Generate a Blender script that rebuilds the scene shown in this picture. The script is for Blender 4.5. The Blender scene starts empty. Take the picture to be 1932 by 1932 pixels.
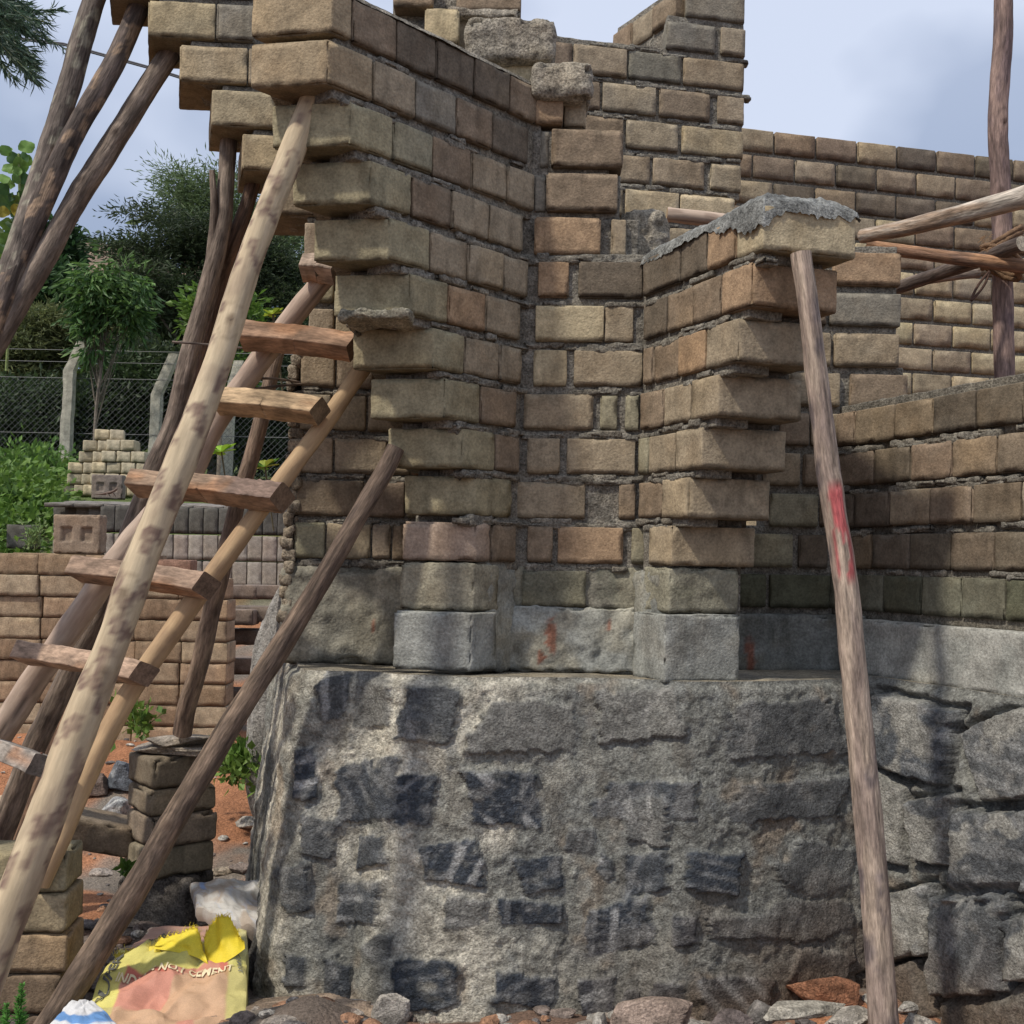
import bpy, math, random
import numpy as np
from mathutils import Vector, Matrix
random.seed(7); RS = np.random.RandomState(7)
C = bpy.context.scene.collection
SC = bpy.context.scene
# ------------------------------------------------------------------ camera, sky, sun, exposure
F = 2150.0; K = F/1743.0; ROLL = 0.02; EYE = 1.42; HX, HY = 966.0, 1058.0
cr, sr = math.cos(ROLL), math.sin(ROLL)
cd = bpy.data.cameras.new('camera'); cam = bpy.data.objects.new('camera', cd); C.objects.link(cam)
cd.sensor_width = 36; cd.lens = F/1932*36; cd.shift_y = (HY-966)/1932; cd.clip_end = 2000; cd.clip_start = 0.05
cam.matrix_world = Matrix(((cr, -sr, 0, 0), (0, 0, -1, 0), (sr, cr, 0, EYE), (0, 0, 0, 1)))
SC.camera = cam
SUN_EL = math.radians(54); SUN_H = Vector((-0.78, -0.62)).normalized()
W = bpy.data.worlds.new('World'); SC.world = W; W.use_nodes = True
wt = W.node_tree; wt.nodes.clear()
def wn(t, **k):
    n = wt.nodes.new(t)
    for a, b in k.items(): setattr(n, a, b)
    return n
sky = wn('ShaderNodeTexSky', sky_type='NISHITA', sun_disc=False, sun_elevation=SUN_EL,
         sun_rotation=math.atan2(SUN_H.x, SUN_H.y), air_density=1.2, dust_density=2.5)
gain = wn('ShaderNodeVectorMath', operation='SCALE'); gain.inputs['Scale'].default_value = 1.0
tc = wn('ShaderNodeTexCoord'); mp = wn('ShaderNodeMapping'); mp.inputs['Scale'].default_value = (1, 1, 1.5)
mp.inputs['Location'].default_value = (0.75, 0.1, 0.6)
nz = wn('ShaderNodeTexNoise'); nz.inputs['Scale'].default_value = 3.4; nz.inputs['Detail'].default_value = 4; nz.inputs['Roughness'].default_value = .45
rp = wn('ShaderNodeValToRGB'); rp.color_ramp.elements[0].position = .42; rp.color_ramp.elements[1].position = .60
ccr = wn('ShaderNodeValToRGB')
ccr.color_ramp.elements[0].color = (2.0, 2.55, 3.8, 1); ccr.color_ramp.elements[1].color = (5.2, 5.7, 6.9, 1)
ccr.color_ramp.elements[0].position = .0; ccr.color_ramp.elements[1].position = 1
sx = wn('ShaderNodeSeparateXYZ'); elr = wn('ShaderNodeMapRange')
elr.inputs['From Min'].default_value = .10; elr.inputs['From Max'].default_value = .48
elr.inputs['To Min'].default_value = -.10; elr.inputs['To Max'].default_value = .62
add = wn('ShaderNodeMath', operation='MULTIPLY_ADD'); add.inputs[1].default_value = .78
mix = wn('ShaderNodeMixRGB'); mix.inputs[0].default_value = .86
bg = wn('ShaderNodeBackground'); bg.inputs['Strength'].default_value = 0.10; out = wn('ShaderNodeOutputWorld')
L = wt.links.new
L(tc.outputs['Generated'], mp.inputs[0]); L(mp.outputs[0], nz.inputs['Vector']); L(nz.outputs['Fac'], rp.inputs[0])
L(tc.outputs['Generated'], sx.inputs[0]); L(sx.outputs['Z'], elr.inputs['Value'])
L(rp.outputs[0], add.inputs[0]); L(elr.outputs[0], add.inputs[2]); L(add.outputs[0], ccr.inputs[0])
L(sky.outputs[0], mix.inputs[1]); L(ccr.outputs[0], mix.inputs[2]); L(mix.outputs[0], bg.inputs[0]); L(bg.outputs[0], out.inputs[0])
sl = bpy.data.lights.new('sun', 'SUN'); sl.energy = 2.35; sl.angle = math.radians(3.0); sl.color = (1, .93, .82)
so = bpy.data.objects.new('sun', sl); C.objects.link(so)
so.rotation_euler = (-Vector((SUN_H.x*math.cos(SUN_EL), SUN_H.y*math.cos(SUN_EL), math.sin(SUN_EL)))).to_track_quat('-Z', 'Y').to_euler()
SC.view_settings.view_transform = 'Standard'; SC.view_settings.look = 'None'; SC.view_settings.exposure = 0.50; SC.view_settings.gamma = 1

# ------------------------------------------------------------------ helpers: projection
def ray(x, y):
    dx, dy = x-HX, HY-y
    return (dx*cr-dy*sr)/F, (dx*sr+dy*cr)/F
def P(x, y, d):                       # picture point at depth d (photo units) -> world point
    u, v = ray(x, y); Y = d*K
    return np.array([u*Y, Y, v*Y+EYE])
def proj(p):
    p = np.asarray(p); u = p[..., 0]/p[..., 1]; v = (p[..., 2]-EYE)/p[..., 1]
    return HX+F*(u*cr+v*sr), HY-F*(-u*sr+v*cr)
def on_line(x, zr, A, D):             # point of the plan line A+tD seen at picture column x, at height zr over the eye
    dx = (x-HX); Ax, Ay = A; Dx, Dy = D
    t = (F*(Ax*cr+zr*sr)-dx*Ay)/(dx*Dy-F*Dx*cr)
    return np.array([Ax+t*Dx, Ay+t*Dy])
def XY(x, y): return np.array([x, y*K])
def zn(n): return -.005+.1475*n
# ------------------------------------------------------------------ noise
def _h(ix, iy, iz, s):
    h = (ix*374761393+iy*668265263+iz*1440662683+s*974634777) & 0xffffffff
    h = ((h ^ (h >> 13))*1274126177) & 0xffffffff
    return ((h ^ (h >> 16)) & 0xffff)/65535.0
def vn(Pn, s=0):
    i = np.floor(Pn).astype(np.int64); f = Pn-i; f = f*f*(3-2*f)
    r = 0
    for a in (0, 1):
        for b in (0, 1):
            for c in (0, 1):
                w = (f[:, 0] if a else 1-f[:, 0])*(f[:, 1] if b else 1-f[:, 1])*(f[:, 2] if c else 1-f[:, 2])
                r = r+w*_h(i[:, 0]+a, i[:, 1]+b, i[:, 2]+c, s)
    return r
def fbm(Pn, sc, o=3, s=0):
    Pn = np.asarray(Pn, float)*sc; r = 0; a = 1; t = 0
    for k in range(o):
        r = r+a*vn(Pn+k*17.3, s+k); t += a; a *= .5; Pn = Pn*2.03
    return r/t
def sstep(a, b, x):
    t = np.clip((x-a)/(b-a), 0, 1); return t*t*(3-2*t)
def mixc(a, b, f): return np.asarray(a)*(1-f[:, None])+np.asarray(b)*f[:, None]
# ------------------------------------------------------------------ mesh accumulator
class Acc:
    def __init__(s): s.v = []; s.f = []; s.c = []; s.m = []; s.w = []; s.n = 0
    def add(s, v, f, c, m=0, w=None):
        v = np.asarray(v, float).reshape(-1, 3); f = np.asarray(f, int)
        c = np.asarray(c, float)
        if c.ndim == 1: c = np.tile(c, (len(v), 1))
        s.v.append(v); s.f.append(f+s.n); s.c.append(c); s.m.append(np.full(len(f), m)); s.w.append(v if w is None else w); s.n += len(v)
    def allv(s): return np.concatenate(s.v)
def build(acc, name, mats, parent=None, loc=None, smooth=True):
    v = np.concatenate(acc.v); c = np.concatenate(acc.c); w = np.concatenate(acc.w)
    if parent is not None: loc = np.array(parent['_w'])
    elif loc is None: loc = np.array([(v[:, 0].min()+v[:, 0].max())/2, (v[:, 1].min()+v[:, 1].max())/2, v[:, 2].min()])
    v = v-loc
    me = bpy.data.meshes.new(name); me.vertices.add(len(v)); me.vertices.foreach_set('co', v.ravel())
    tot = np.concatenate([np.full(len(f), f.shape[1]) for f in acc.f]); idx = np.concatenate([f.ravel() for f in acc.f])
    me.loops.add(len(idx)); me.loops.foreach_set('vertex_index', idx); me.polygons.add(len(tot))
    me.polygons.foreach_set('loop_start', np.concatenate([[0], np.cumsum(tot)[:-1]])); me.polygons.foreach_set('loop_total', tot)
    if not isinstance(mats, (list, tuple)): mats = [mats]
    for m in mats: me.materials.append(m)
    me.polygons.foreach_set('material_index', np.concatenate(acc.m))
    me.polygons.foreach_set('use_smooth', np.full(len(tot), smooth))
    a = me.attributes.new('Col', 'FLOAT_COLOR', 'POINT'); a.data.foreach_set('color', np.c_[np.clip(c, 0, 1), np.ones(len(c))].ravel())
    b = me.attributes.new('grain', 'FLOAT_VECTOR', 'POINT'); b.data.foreach_set('vector', w.ravel())
    me.update(); me.validate()
    o = bpy.data.objects.new(name, me); C.objects.link(o)
    if parent is not None: o.parent = parent
    else: o.location = loc
    o['_w'] = [float(q) for q in loc]
    return o
def empty(name, loc, label, cat, group=None):
    o = bpy.data.objects.new(name, None); C.objects.link(o); o.location = [float(q) for q in loc]; o['_w'] = [float(q) for q in loc]
    return tag(o, label, cat, group)
def tag(o, label=None, cat=None, group=None, kind=None):
    if label: o['label'] = label
    if cat: o['category'] = cat
    if group: o['group'] = group
    if kind: o['kind'] = kind
    return o
# ------------------------------------------------------------------ materials (vertex colour = the thing's own colour, plus some painted sun on plinth mortar, noise on top)
def mat(name, rough=.9, s1=9, a1=.35, s2=90, a2=.25, bs=120, bst=.35, coord='obj', bdist=.004, spec=.25, bs2=None, trans=0, stretch=None):
    m = bpy.data.materials.new(name); m.use_nodes = True; t = m.node_tree; N = t.nodes; l = t.links.new
    b = N['Principled BSDF']; b.inputs['Roughness'].default_value = rough; b.inputs['Specular IOR Level'].default_value = spec
    at = N.new('ShaderNodeAttribute'); at.attribute_name = 'Col'
    if coord == 'grain':
        g = N.new('ShaderNodeAttribute'); g.attribute_name = 'grain'; co = g.outputs['Vector']
    else:
        g = N.new('ShaderNodeTexCoord'); co = g.outputs['Object']
    if stretch:
        mpn = N.new('ShaderNodeMapping'); mpn.inputs['Scale'].default_value = stretch; l(co, mpn.inputs[0]); co = mpn.outputs[0]
    def noise(s, d=4):
        n = N.new('ShaderNodeTexNoise'); n.inputs['Scale'].default_value = s; n.inputs['Detail'].default_value = d; n.inputs['Roughness'].default_value = .62; l(co, n.inputs['Vector']); return n.outputs['Fac']
    def rng(x, lo, hi, a=.3, bb=.7):
        r = N.new('ShaderNodeMapRange'); r.inputs['From Min'].default_value = a; r.inputs['From Max'].default_value = bb
        r.inputs['To Min'].default_value = lo; r.inputs['To Max'].default_value = hi; l(x, r.inputs['Value']); return r.outputs[0]
    def mul(x, y):
        n = N.new('ShaderNodeMath'); n.operation = 'MULTIPLY'; l(x, n.inputs[0]); l(y, n.inputs[1]); return n.outputs[0]
    n1 = noise(s1); n2 = noise(s2)
    v = N.new('ShaderNodeVectorMath'); v.operation = 'SCALE'; l(at.outputs['Color'], v.inputs[0])
    l(mul(rng(n1, 1-a1, 1+a1), rng(n2, 1-a2, 1+a2)), v.inputs['Scale']); l(v.outputs[0], b.inputs['Base Color'])
    if bst > 0:
        bp = N.new('ShaderNodeBump'); bp.inputs['Strength'].default_value = bst; bp.inputs['Distance'].default_value = bdist
        nb = noise(bs, 6)
        if bs2:
            ad = N.new('ShaderNodeMath'); ad.operation = 'ADD'; l(nb, ad.inputs[0]); l(noise(bs2, 3), ad.inputs[1]); nb = ad.outputs[0]
        l(nb, bp.inputs['Height']); l(bp.outputs[0], b.inputs['Normal'])
    if trans:
        tr = N.new('ShaderNodeBsdfTranslucent'); l(v.outputs[0], tr.inputs['Color']); ms = N.new('ShaderNodeMixShader'); ms.inputs[0].default_value = trans
        l(b.outputs[0], ms.inputs[1]); l(tr.outputs[0], ms.inputs[2]); l(ms.outputs[0], N['Material Output'].inputs['Surface'])
    return m
M_block = mat('block', .92, 20, .26, 120, .26, 150, .65, bdist=.004, bs2=50)
M_peel = mat('peeled_wood', .7, 30, .16, 100, .12, 60, .45, coord='grain', bdist=.003, bs2=25)
M_mort = mat('mortar', .97, 30, .45, 130, .6, 130, 1.0, bdist=.008, bs2=40)
M_cem = mat('cement', .9, 11, .34, 110, .34, 130, .9, bdist=.004, bs2=30)
M_stone = mat('stone', .88, 26, .34, 120, .5, 150, 1.0, bdist=.008, bs2=45)
M_wood = mat('wood', .82, 45, .42, 150, .42, 110, 1.0, coord='grain', bdist=.005, bs2=40)
M_plank = mat('plank', .85, 24, .4, 110, .35, 90, .8, coord='grain', bdist=.002)
M_leaf = mat('leaf', .55, 2, .2, 40, .15, 50, 0, spec=.4, trans=.35)
M_bark = mat('bark', .95, 6, .3, 50, .3, 40, .8, bdist=.01)
M_soil = mat('soil', 1, 3, .3, 120, .45, 70, 1.0, bdist=.015, bs2=18)
M_cloth = mat('woven', .6, 12, .12, 300, .12, 60, .35, bdist=.003)
M_metal = mat('wire', .6, 5, .1, 50, .1, 50, 0)
M_rope = mat('coir', 1, 40, .3, 300, .5, 260, 1, bdist=.004)
# ------------------------------------------------------------------ blocks
_tc = {}
def boxtpl(nx, ny, nz):
    k = (nx, ny, nz)
    if k in _tc: return _tc[k]
    idx = {}; V = []; Fc = []
    def g(i, j, l):
        q = (i, j, l)
        if q not in idx: idx[q] = len(V); V.append(q)
        return idx[q]
    for i in range(nx):
        for j in range(ny):
            Fc.append((g(i, j, 0), g(i, j+1, 0), g(i+1, j+1, 0), g(i+1, j, 0))); Fc.append((g(i, j, nz), g(i+1, j, nz), g(i+1, j+1, nz), g(i, j+1, nz)))
    for i in range(nx):
        for l in range(nz):
            Fc.append((g(i, 0, l), g(i+1, 0, l), g(i+1, 0, l+1), g(i, 0, l+1))); Fc.append((g(i, ny, l), g(i, ny, l+1), g(i+1, ny, l+1), g(i+1, ny, l)))
    for j in range(ny):
        for l in range(nz):
            Fc.append((g(0, j, l), g(0, j, l+1), g(0, j+1, l+1), g(0, j+1, l))); Fc.append((g(nx, j, l), g(nx, j+1, l), g(nx, j+1, l+1), g(nx, j, l+1)))
    _tc[k] = (np.array(V), np.array(Fc)); return _tc[k]
def cuts(Ln, r, cell):
    n = max(1, int(round((Ln-2*r)/cell)))
    return np.concatenate([[0, r*.45], np.linspace(r, Ln-r, n+1), [Ln-r*.45, Ln]])
_bs = [0]
MR = .3
def block(acc, quad, z0, z1, col, r=.0045, cell=.018, rough=.0035, chip=.014, m=0, seed=None, col2=None, drop=0., patch=.5, bottomdirt=True):
    """quad: 4 plan points p0,p1 (front edge) p2,p3 (back edge)"""
    _bs[0] += 1; sd = _bs[0] if seed is None else seed
    p0, p1, p2, p3 = [np.array(q[:2], float) for q in quad]
    Lx = (np.linalg.norm(p1-p0)+np.linalg.norm(p2-p3))/2; Ly = (np.linalg.norm(p3-p0)+np.linalg.norm(p2-p1))/2; Lz = z1-z0
    r = min(r, Lx*.3, Ly*.3, Lz*.3)
    cx, cy, cz = cuts(Lx, r, cell), cuts(Ly, r, cell*1.6), cuts(Lz, r, cell)
    T, Fq = boxtpl(len(cx)-1, len(cy)-1, len(cz)-1)
    p = np.c_[cx[T[:, 0]], cy[T[:, 1]], cz[T[:, 2]]]
    hi = np.array([Lx, Ly, Lz]); q = np.clip(p, r, hi-r); d = p-q; ln = np.linalg.norm(d, axis=1); d = d/np.maximum(ln, 1e-9)[:, None]
    edge = (np.abs(d) > .25).sum(1)
    pos = q+d*r
    off = sd*7.77
    nn = fbm(pos+off, 28, 3, 1)-.5
    ch = sstep(.54, .7, fbm(pos+off, 24, 2, 5))*chip*np.clip(edge-1, 0, 2)*.8
    low = (d[:, 2] < -.3) & (edge > 1) if bottomdirt else np.zeros(len(p), bool)
    ch = ch+low*np.abs(fbm(pos+off, 70, 2, 9)-.4)*.012
    pos = pos+d*(nn*rough*(1.2 if r < .0075 else 2)-ch)[:, None]
    s = pos[:, 0]/Lx; t = pos[:, 1]/Ly
    xy = (p0[None]*((1-s)*(1-t))[:, None]+p1[None]*(s*(1-t))[:, None]+p2[None]*(s*t)[:, None]+p3[None]*((1-s)*t)[:, None])
    w = np.c_[xy, z0+pos[:, 2]+drop*(s-.5)]
    if col2 is None: col2 = np.asarray(col)*np.array([.8, .74, .68])
    k = sstep(.45, .68, fbm(pos+off, 11, 3, 3))*patch
    c = mixc(col, col2, k)
    c = c*(1-.35*sstep(.0008, .006, ch))[:, None]
    k2 = sstep(.6, .75, fbm(pos+off, 5, 2, 13))
    c = mixc(np.asarray(c), np.asarray(col)*np.array([1.25, 1.2, 1.1]), k2*.55)
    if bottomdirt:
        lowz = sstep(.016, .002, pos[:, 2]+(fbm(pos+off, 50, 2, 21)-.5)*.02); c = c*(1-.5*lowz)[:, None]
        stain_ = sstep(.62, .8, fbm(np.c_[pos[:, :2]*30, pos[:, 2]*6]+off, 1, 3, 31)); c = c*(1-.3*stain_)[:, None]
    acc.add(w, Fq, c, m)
def unit(v): v = np.asarray(v, float); return v/np.linalg.norm(v)
TAN = (.315, .257, .178); BRN = (.235, .18, .125); ORG = (.335, .232, .145); GRN = (.275, .25, .172); CRM = (.43, .36, .235); DKB = (.15, .122, .09); GRY = (.225, .205, .165)
MOR = np.array((.20, .185, .155)); MOSS = (.11, .11, .072)
def pick(pal, jit=.1):
    c = np.array(random.choice(pal)); return c*(1+random.uniform(-jit, jit))*np.array([1+random.uniform(-.03, .03), 1, 1+random.uniform(-.05, .05)])
def run(acc, A, D, nin, spans, zr, dep=.13, pal=(TAN,), gap=.0, jit=.004, h=.122, cols=None, cell=.018, moss=0):
    """blocks of one course along plan line A+tD; spans = list of (x_left, x_right) in picture columns"""
    nin = unit(nin)
    for i, (xa, xb) in enumerate(spans):
        a = on_line(xa, zr+.06, A, D); b = on_line(xb, zr+.06, A, D)
        o = nin*random.uniform(-jit, jit)
        c = pick(pal) if cols is None or cols[i] is None else np.array(cols[i])
        if moss: c = c*(1-moss)+np.array(MOSS)*moss
        block(acc, (a+o, b+o, b+nin*dep+o, a+nin*dep+o), EYE+zr+random.uniform(0, .004), EYE+zr+h, c, cell=cell)
def mslab(acc, poly4, z0, z1, col=MOR, cell=.016, rough=.0085, m=1, seed=3):
    block(acc, poly4, z0, z1, col, r=.006, cell=cell, rough=rough, chip=0, m=m, seed=seed, bottomdirt=False, patch=.5)
def mrun(acc, A, D, nin, xa, xb, zr, inset=.012, dep=.12, h=.1475, col=MOR, cell=.016):
    nin = unit(nin); a = on_line(xa, zr+.06, A, D)+nin*inset; b = on_line(xb, zr+.06, A, D)+nin*inset
    mslab(acc, (a, b, b+nin*dep, a+nin*dep), EYE+zr-.028, EYE+zr+h+.004, col, cell)
def cl2(off, sc, c): return [off+sc*v for v in c]
def spans(vals, off, sc, g=1.2):
    v = [off+sc*q for q in vals]; return [(v[i]+g, v[i+1]-g) for i in range(len(v)-1)]

# ------------------------------------------------------------------ THE MASONRY BUILDING
temple = empty('masonry_building', (0.2, 3.9, 0), 'half-built block building with stepped corbelled corners on a rubble stone plinth', 'building')
def smears(acc, A, D, nin, xa, xb, ns, count, seed):
    rs = np.random.RandomState(seed); nin = unit(nin); du = unit(D)
    for _ in range(count):
        n = ns[rs.randint(len(ns))]; zr = zn(n); xm = xa[n]+(xb[n]-xa[n])*rs.rand() if isinstance(xa, dict) else xa+(xb-xa)*rs.rand()
        p = on_line(xm, zr+.13, A, D); w = rs.uniform(.04, .15); h = rs.uniform(.014, .026); o = rs.uniform(-.007, .0015)
        z = EYE+zr+.134+rs.uniform(-.014, .008); q = p-nin*o
        block(acc, (q-du*w/2, q+du*w/2, q+du*w/2+nin*.05, q-du*w/2+nin*.05), z-h/2, z+h/2, MOR*rs.uniform(.85, 1.12), r=.007, rough=.010, chip=.02, cell=.008, m=1, bottomdirt=False)
# plan lines (photo units, y scaled by XY)
LA, LD = XY(.022, 3.08), XY(-.565, -.50)              # flank of the left pier: niche corner -> camera
RA, RD = XY(.412, 3.06), XY(.271, -.493)              # flank of the right pier
NA, ND = XY(.022, 3.09), XY(.39, -.02)                # niche back
WA, WD = XY(1.18, 3.35), XY(.32, -.63)                # right wall
GA, GD = XY(-1.2, 3.155), XY(.9, .05)                 # left wall
QA, QD = XY(.75, 3.36), XY(.6, .01)                   # middle wall behind right pier
lin, rin = unit((-LD[1], LD[0])), None
LN = unit((-(-LD[1])*-1, -LD[0]))
dL = unit(LD); nL = np.array([-dL[1], dL[0]]); nL = nL if nL[0] < 0 else -nL      # inward normal of left flank (to the left/back)
if np.dot(nL, (-1, 1)) < 0: nL = -nL
dR = unit(RD); nR = np.array([-dR[1], dR[0]]); nR = nR if np.dot(nR, (1, 1)) > 0 else -nR
dW = unit(WD); nW = np.array([-dW[1], dW[0]]); nW = nW if np.dot(nW, (1, 1)) > 0 else -nW
nB = np.array([0, 1.])
front_L = unit(XY(-.22, .035)); front_R = unit(XY(.256, .061))
lp = Acc()
LROWS = {  # course: (corner/splits in crop2 px, left end x)
 10: ([555, 668, 915, 1135, 1345, 1540, 1690], 474), 9: ([530, 785, 1018, 1245, 1447, 1650], 472), 8: ([655, 895, 1118, 1333, 1530, 1680], 513),
 7: ([765, 1000, 1220, 1425, 1620], 552), 6: ([870, 1100, 1308, 1508, 1650], 591), 5: ([985, 1200, 1408, 1605], 630),
 4: ([1135, 1332, 1550, 1690], 665), 3: ([1205, 1430, 1660], 698), 2: ([1315, 1525, 1680], 731), 1: ([1400, 1630], 762), 0: ([1400, 1500, 1660], 757)}
LCOL = {10: [TAN, BRN, DKB, DKB, DKB, BRN], 9: [TAN, TAN, GRY, BRN, DKB, BRN], 8: [GRN, GRN, BRN, TAN, TAN, BRN], 7: [GRN, BRN, TAN, TAN, GRY], 6: [GRN, TAN, TAN, TAN, GRY],
        5: [GRN, ORG, TAN, BRN], 4: [GRN, TAN, TAN, GRN], 3: [GRN, BRN, GRN], 2: [GRN, BRN, GRN], 1: [GRN, BRN, GRN], 0: [(.34, .27, .22), BRN, GRN]}
for n, (sp, xl) in LROWS.items():
    off, sc = (438, .34) if n >= 5 else (475, .302)
    zr = zn(n); px = cl2(off, sc, sp); z = zr+.06
    Cn = on_line(px[0], z, LA, LD); w1 = np.linalg.norm(on_line(px[1]-1.2, z, LA, LD)-Cn)
    E1 = on_line(xl, z, Cn, front_L)
    lw = max(w1, .12)
    cc = np.array(LCOL[n][0])*(1.12 if n in (8, 7, 6, 5) else 1.05)*np.array([1.04, 1, .93])
    rr = .013 if n > 0 else .02
    block(lp, (E1, Cn, Cn-dL*w1, E1-dL*w1), EYE+zr, EYE+zr+(.125 if n < 10 else .14), cc, r=rr*.4, rough=.003 if n > 4 else .005, chip=.02 if n > 4 else .03, cell=.014)
    run(lp, LA, LD, nL, [(px[i]+1.2, px[i+1]-1.2) for i in range(1, len(px)-1)], zr, .13, cols=LCOL[n][1:], cell=.014)
    # mortar core
    e = on_line(1012 if n > 7 else 990, z, LA, LD)
    a = Cn+nL*.016-dL*.03; b = e+nL*.016
    mslab(lp, (a, b, b+nL*.12, a+nL*.12), EYE+zr-.026, EYE+zr+.146)
    Ei = E1-dL*.035+np.array([.015, .015]); back = np.array([Ei[0]+.01, 3.23*K])
    mslab(lp, (Ei-dL*.005, Cn-dL*.06+nL*.03, XY(.0, 3.2), back), EYE+zr+.006, EYE+zr+.15, cell=.03)
smears(lp, LA, LD, nL, {n: 438+.34*v[0][0] if n >= 5 else 475+.302*v[0][0] for n, v in LROWS.items()}, {n: 985. for n in LROWS}, list(range(0, 10)), 90, 1)
mslab(lp, (Ei-dL*.02, Cn-dL*.06+nL*.03, XY(.0, 3.2), back), EYE-.17, EYE+.012, cell=.03)
left_pier = build(lp, 'corbelled_pier', [M_block, M_mort], temple)
# mortar strip in the inner corner
ip = Acc()
# niche back wall
nb = Acc()
NR = {6: [(410, 580), (635, 990)], 5: [(395, 775), (780, 940)], 4: [(385, 570), (610, 990)], 3: [(330, 715), (755, 850), (895, 970)], 2: [(350, 530), (570, 950)], 1: [(290, 670), (860, 950)], 0: [(350, 490), (520, 880), (930, 1010)]}
NC = {6: [ORG, DKB], 5: [CRM, TAN], 4: [CRM, TAN], 3: [TAN, GRN, GRN], 2: [TAN, TAN], 1: [TAN, BRN], 0: [BRN, ORG, GRN]}
for n, sps in NR.items():
    run(nb, NA, ND, nB, [(876+.34*a, 876+.34*b) for a, b in sps], zn(n), .15, cols=NC[n], cell=.014)
    mrun(nb, NA, ND, nB, 955, 1230, zn(n), inset=.014)
# stepped top of the niche wall
def fb(acc, x0, x1, ybot, n, d, col, dep=.2, h=.126, **k):
    zr = zn(n) if n is not None else 0
    a = P(x0, ybot, d); b = P(x1, ybot, d)
    block(acc, (a[:2], b[:2], b[:2]+nB*dep, a[:2]+nB*dep), EYE+zr, EYE+zr+h, col, **k)
for (x0, x1, n, y, d, c) in [(1008, 1133, 7, 475, 3.09, ORG), (1153, 1181, 7, 475, 3.10, TAN), (1030, 1165, 8, 400, 3.09, BRN), (1040, 1175, 9, 318, 3.09, BRN),
                             (1010, 1062, 10, 248, 3.10, ORG), (1064, 1105, 10, 248, 3.13, TAN), (925, 1040, 11, 150, 3.16, CRM), (800, 865, 12, 92, 3.17, CRM), (860, 968, 12, 92, 3.22, TAN),
                             (741, 815, 13, 44, 3.2, BRN), (860, 982, 13, 54, 3.22, BRN), (1008, 1030, 8, 400, 3.11, GRY), (1018, 1036, 9, 318, 3.11, GRY)]:
    fb(nb, x0, x1, y, n, d, np.array(c), r=.0055, cell=.014, chip=.02)
for (x0, x1, n, y, d) in [(1003, 1205, 7, 475, 3.115), (1003, 1170, 8, 400, 3.115), (1005, 1150, 9, 318, 3.115), (1005, 1100, 10, 248, 3.15), (930, 1000, 11, 150, 3.2), (760, 960, 12, 92, 3.25), (740, 960, 13, 44, 3.26)]:
    a = P(x0, y, d); b = P(x1, y, d)
    mslab(nb, (a[:2], b[:2], b[:2]+nB*.15, a[:2]+nB*.15), EYE+zn(n)-.025, EYE+zn(n)+.13)
for n in range(-1, 11):
    zr = zn(n); a = on_line(968 if n < 3 else 978, zr, NA, ND)+nB*.035; b = on_line(1020, zr, NA, ND)+nB*.035
    mslab(nb, (a-np.array([.05, 0]), b, b+nB*.18, a+nB*.18-np.array([.05, 0])), EYE+zr-.02, EYE+zr+(.15 if n < 10 else .12))
smears(nb, NA, ND, nB, 990, 1205, list(range(-1, 7)), 70, 2)
niche = build(nb, 'niche_wall', [M_block, M_mort], temple)
# right pier
rpA = Acc()
RROWS = {6: ([990, 1200, 1350, 1510, 1660], 1615), 5: ([990, 1120, 1265, 1425, 1595], 1580), 4: ([990, 1045, 1185, 1340, 1520], 1545), 3: ([975, 1105, 1255, 1410], 1513), 2: ([965, 1022, 1170, 1320], 1483), 1: ([958, 1092, 1245], 1453), 0: ([1020, 1150], 1424)}
RCOL = {6: [DKB, DKB, ORG, CRM], 5: [DKB, BRN, BRN, ORG], 4: [BRN, BRN, ORG, TAN], 3: [BRN, TAN, TAN], 2: [GRN, TAN, TAN], 1: [BRN, TAN], 0: [TAN]}
for n, (sp, xr) in RROWS.items():
    zr = zn(n); z = zr+.06; px = cl2(876, .34, sp)
    Cn = on_line(px[-1], z, RA, RD); w1 = np.linalg.norm(on_line(px[-2]+1, z, RA, RD)-Cn)
    E1 = on_line(xr, z, Cn, front_R)
    block(rpA, (Cn, E1, E1-dR*max(w1, .14), Cn-dR*w1), EYE+zr, EYE+zr+.125, np.array(RCOL[n][-1]), r=.0045, rough=.003, chip=.02, cell=.014)
    run(rpA, RA, RD, nR, [(px[i]+1, px[i+1]-1) for i in range(len(px)-2)], zr, .13, cols=RCOL[n][:-1], cell=.014)
    b = on_line(1206, z, RA, RD)+nR*.014; a = Cn+nR*.014-dR*.03
    mslab(rpA, (b, a, a+nR*.12, b+nR*.12), EYE+zr-.026, EYE+zr+.146)
    Ei = E1-dR*.04-front_R*.02
    mslab(rpA, (Cn-dR*.05+nR*.035, Ei, Ei-dR*.2, XY(.5, 3.2)), EYE+zr+.006, EYE+zr+.15, cell=.03)
    if n == 0: mslab(rpA, (Cn-dR*.05+nR*.035, Ei, Ei-dR*.2, XY(.5, 3.2)), EYE-.17, EYE+.012, cell=.03)
    block(rpA, (E1-dR*.16-front_R*.06, E1-dR*.16+front_R*.001, XY(.84, 3.36)+np.array([.01, 0]), XY(.84, 3.36)), EYE+zr-.008, EYE+zr+.1475, np.array(BRN), r=.002, cell=.04)
smears(rpA, RA, RD, nR, {n: 1212. for n in RROWS}, {n: 876+.34*v[0][-1] for n, v in RROWS.items()}, list(range(0, 6)), 50, 3)
right_pier = build(rpA, 'corbelled_pier', [M_block, M_mort], temple)
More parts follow.
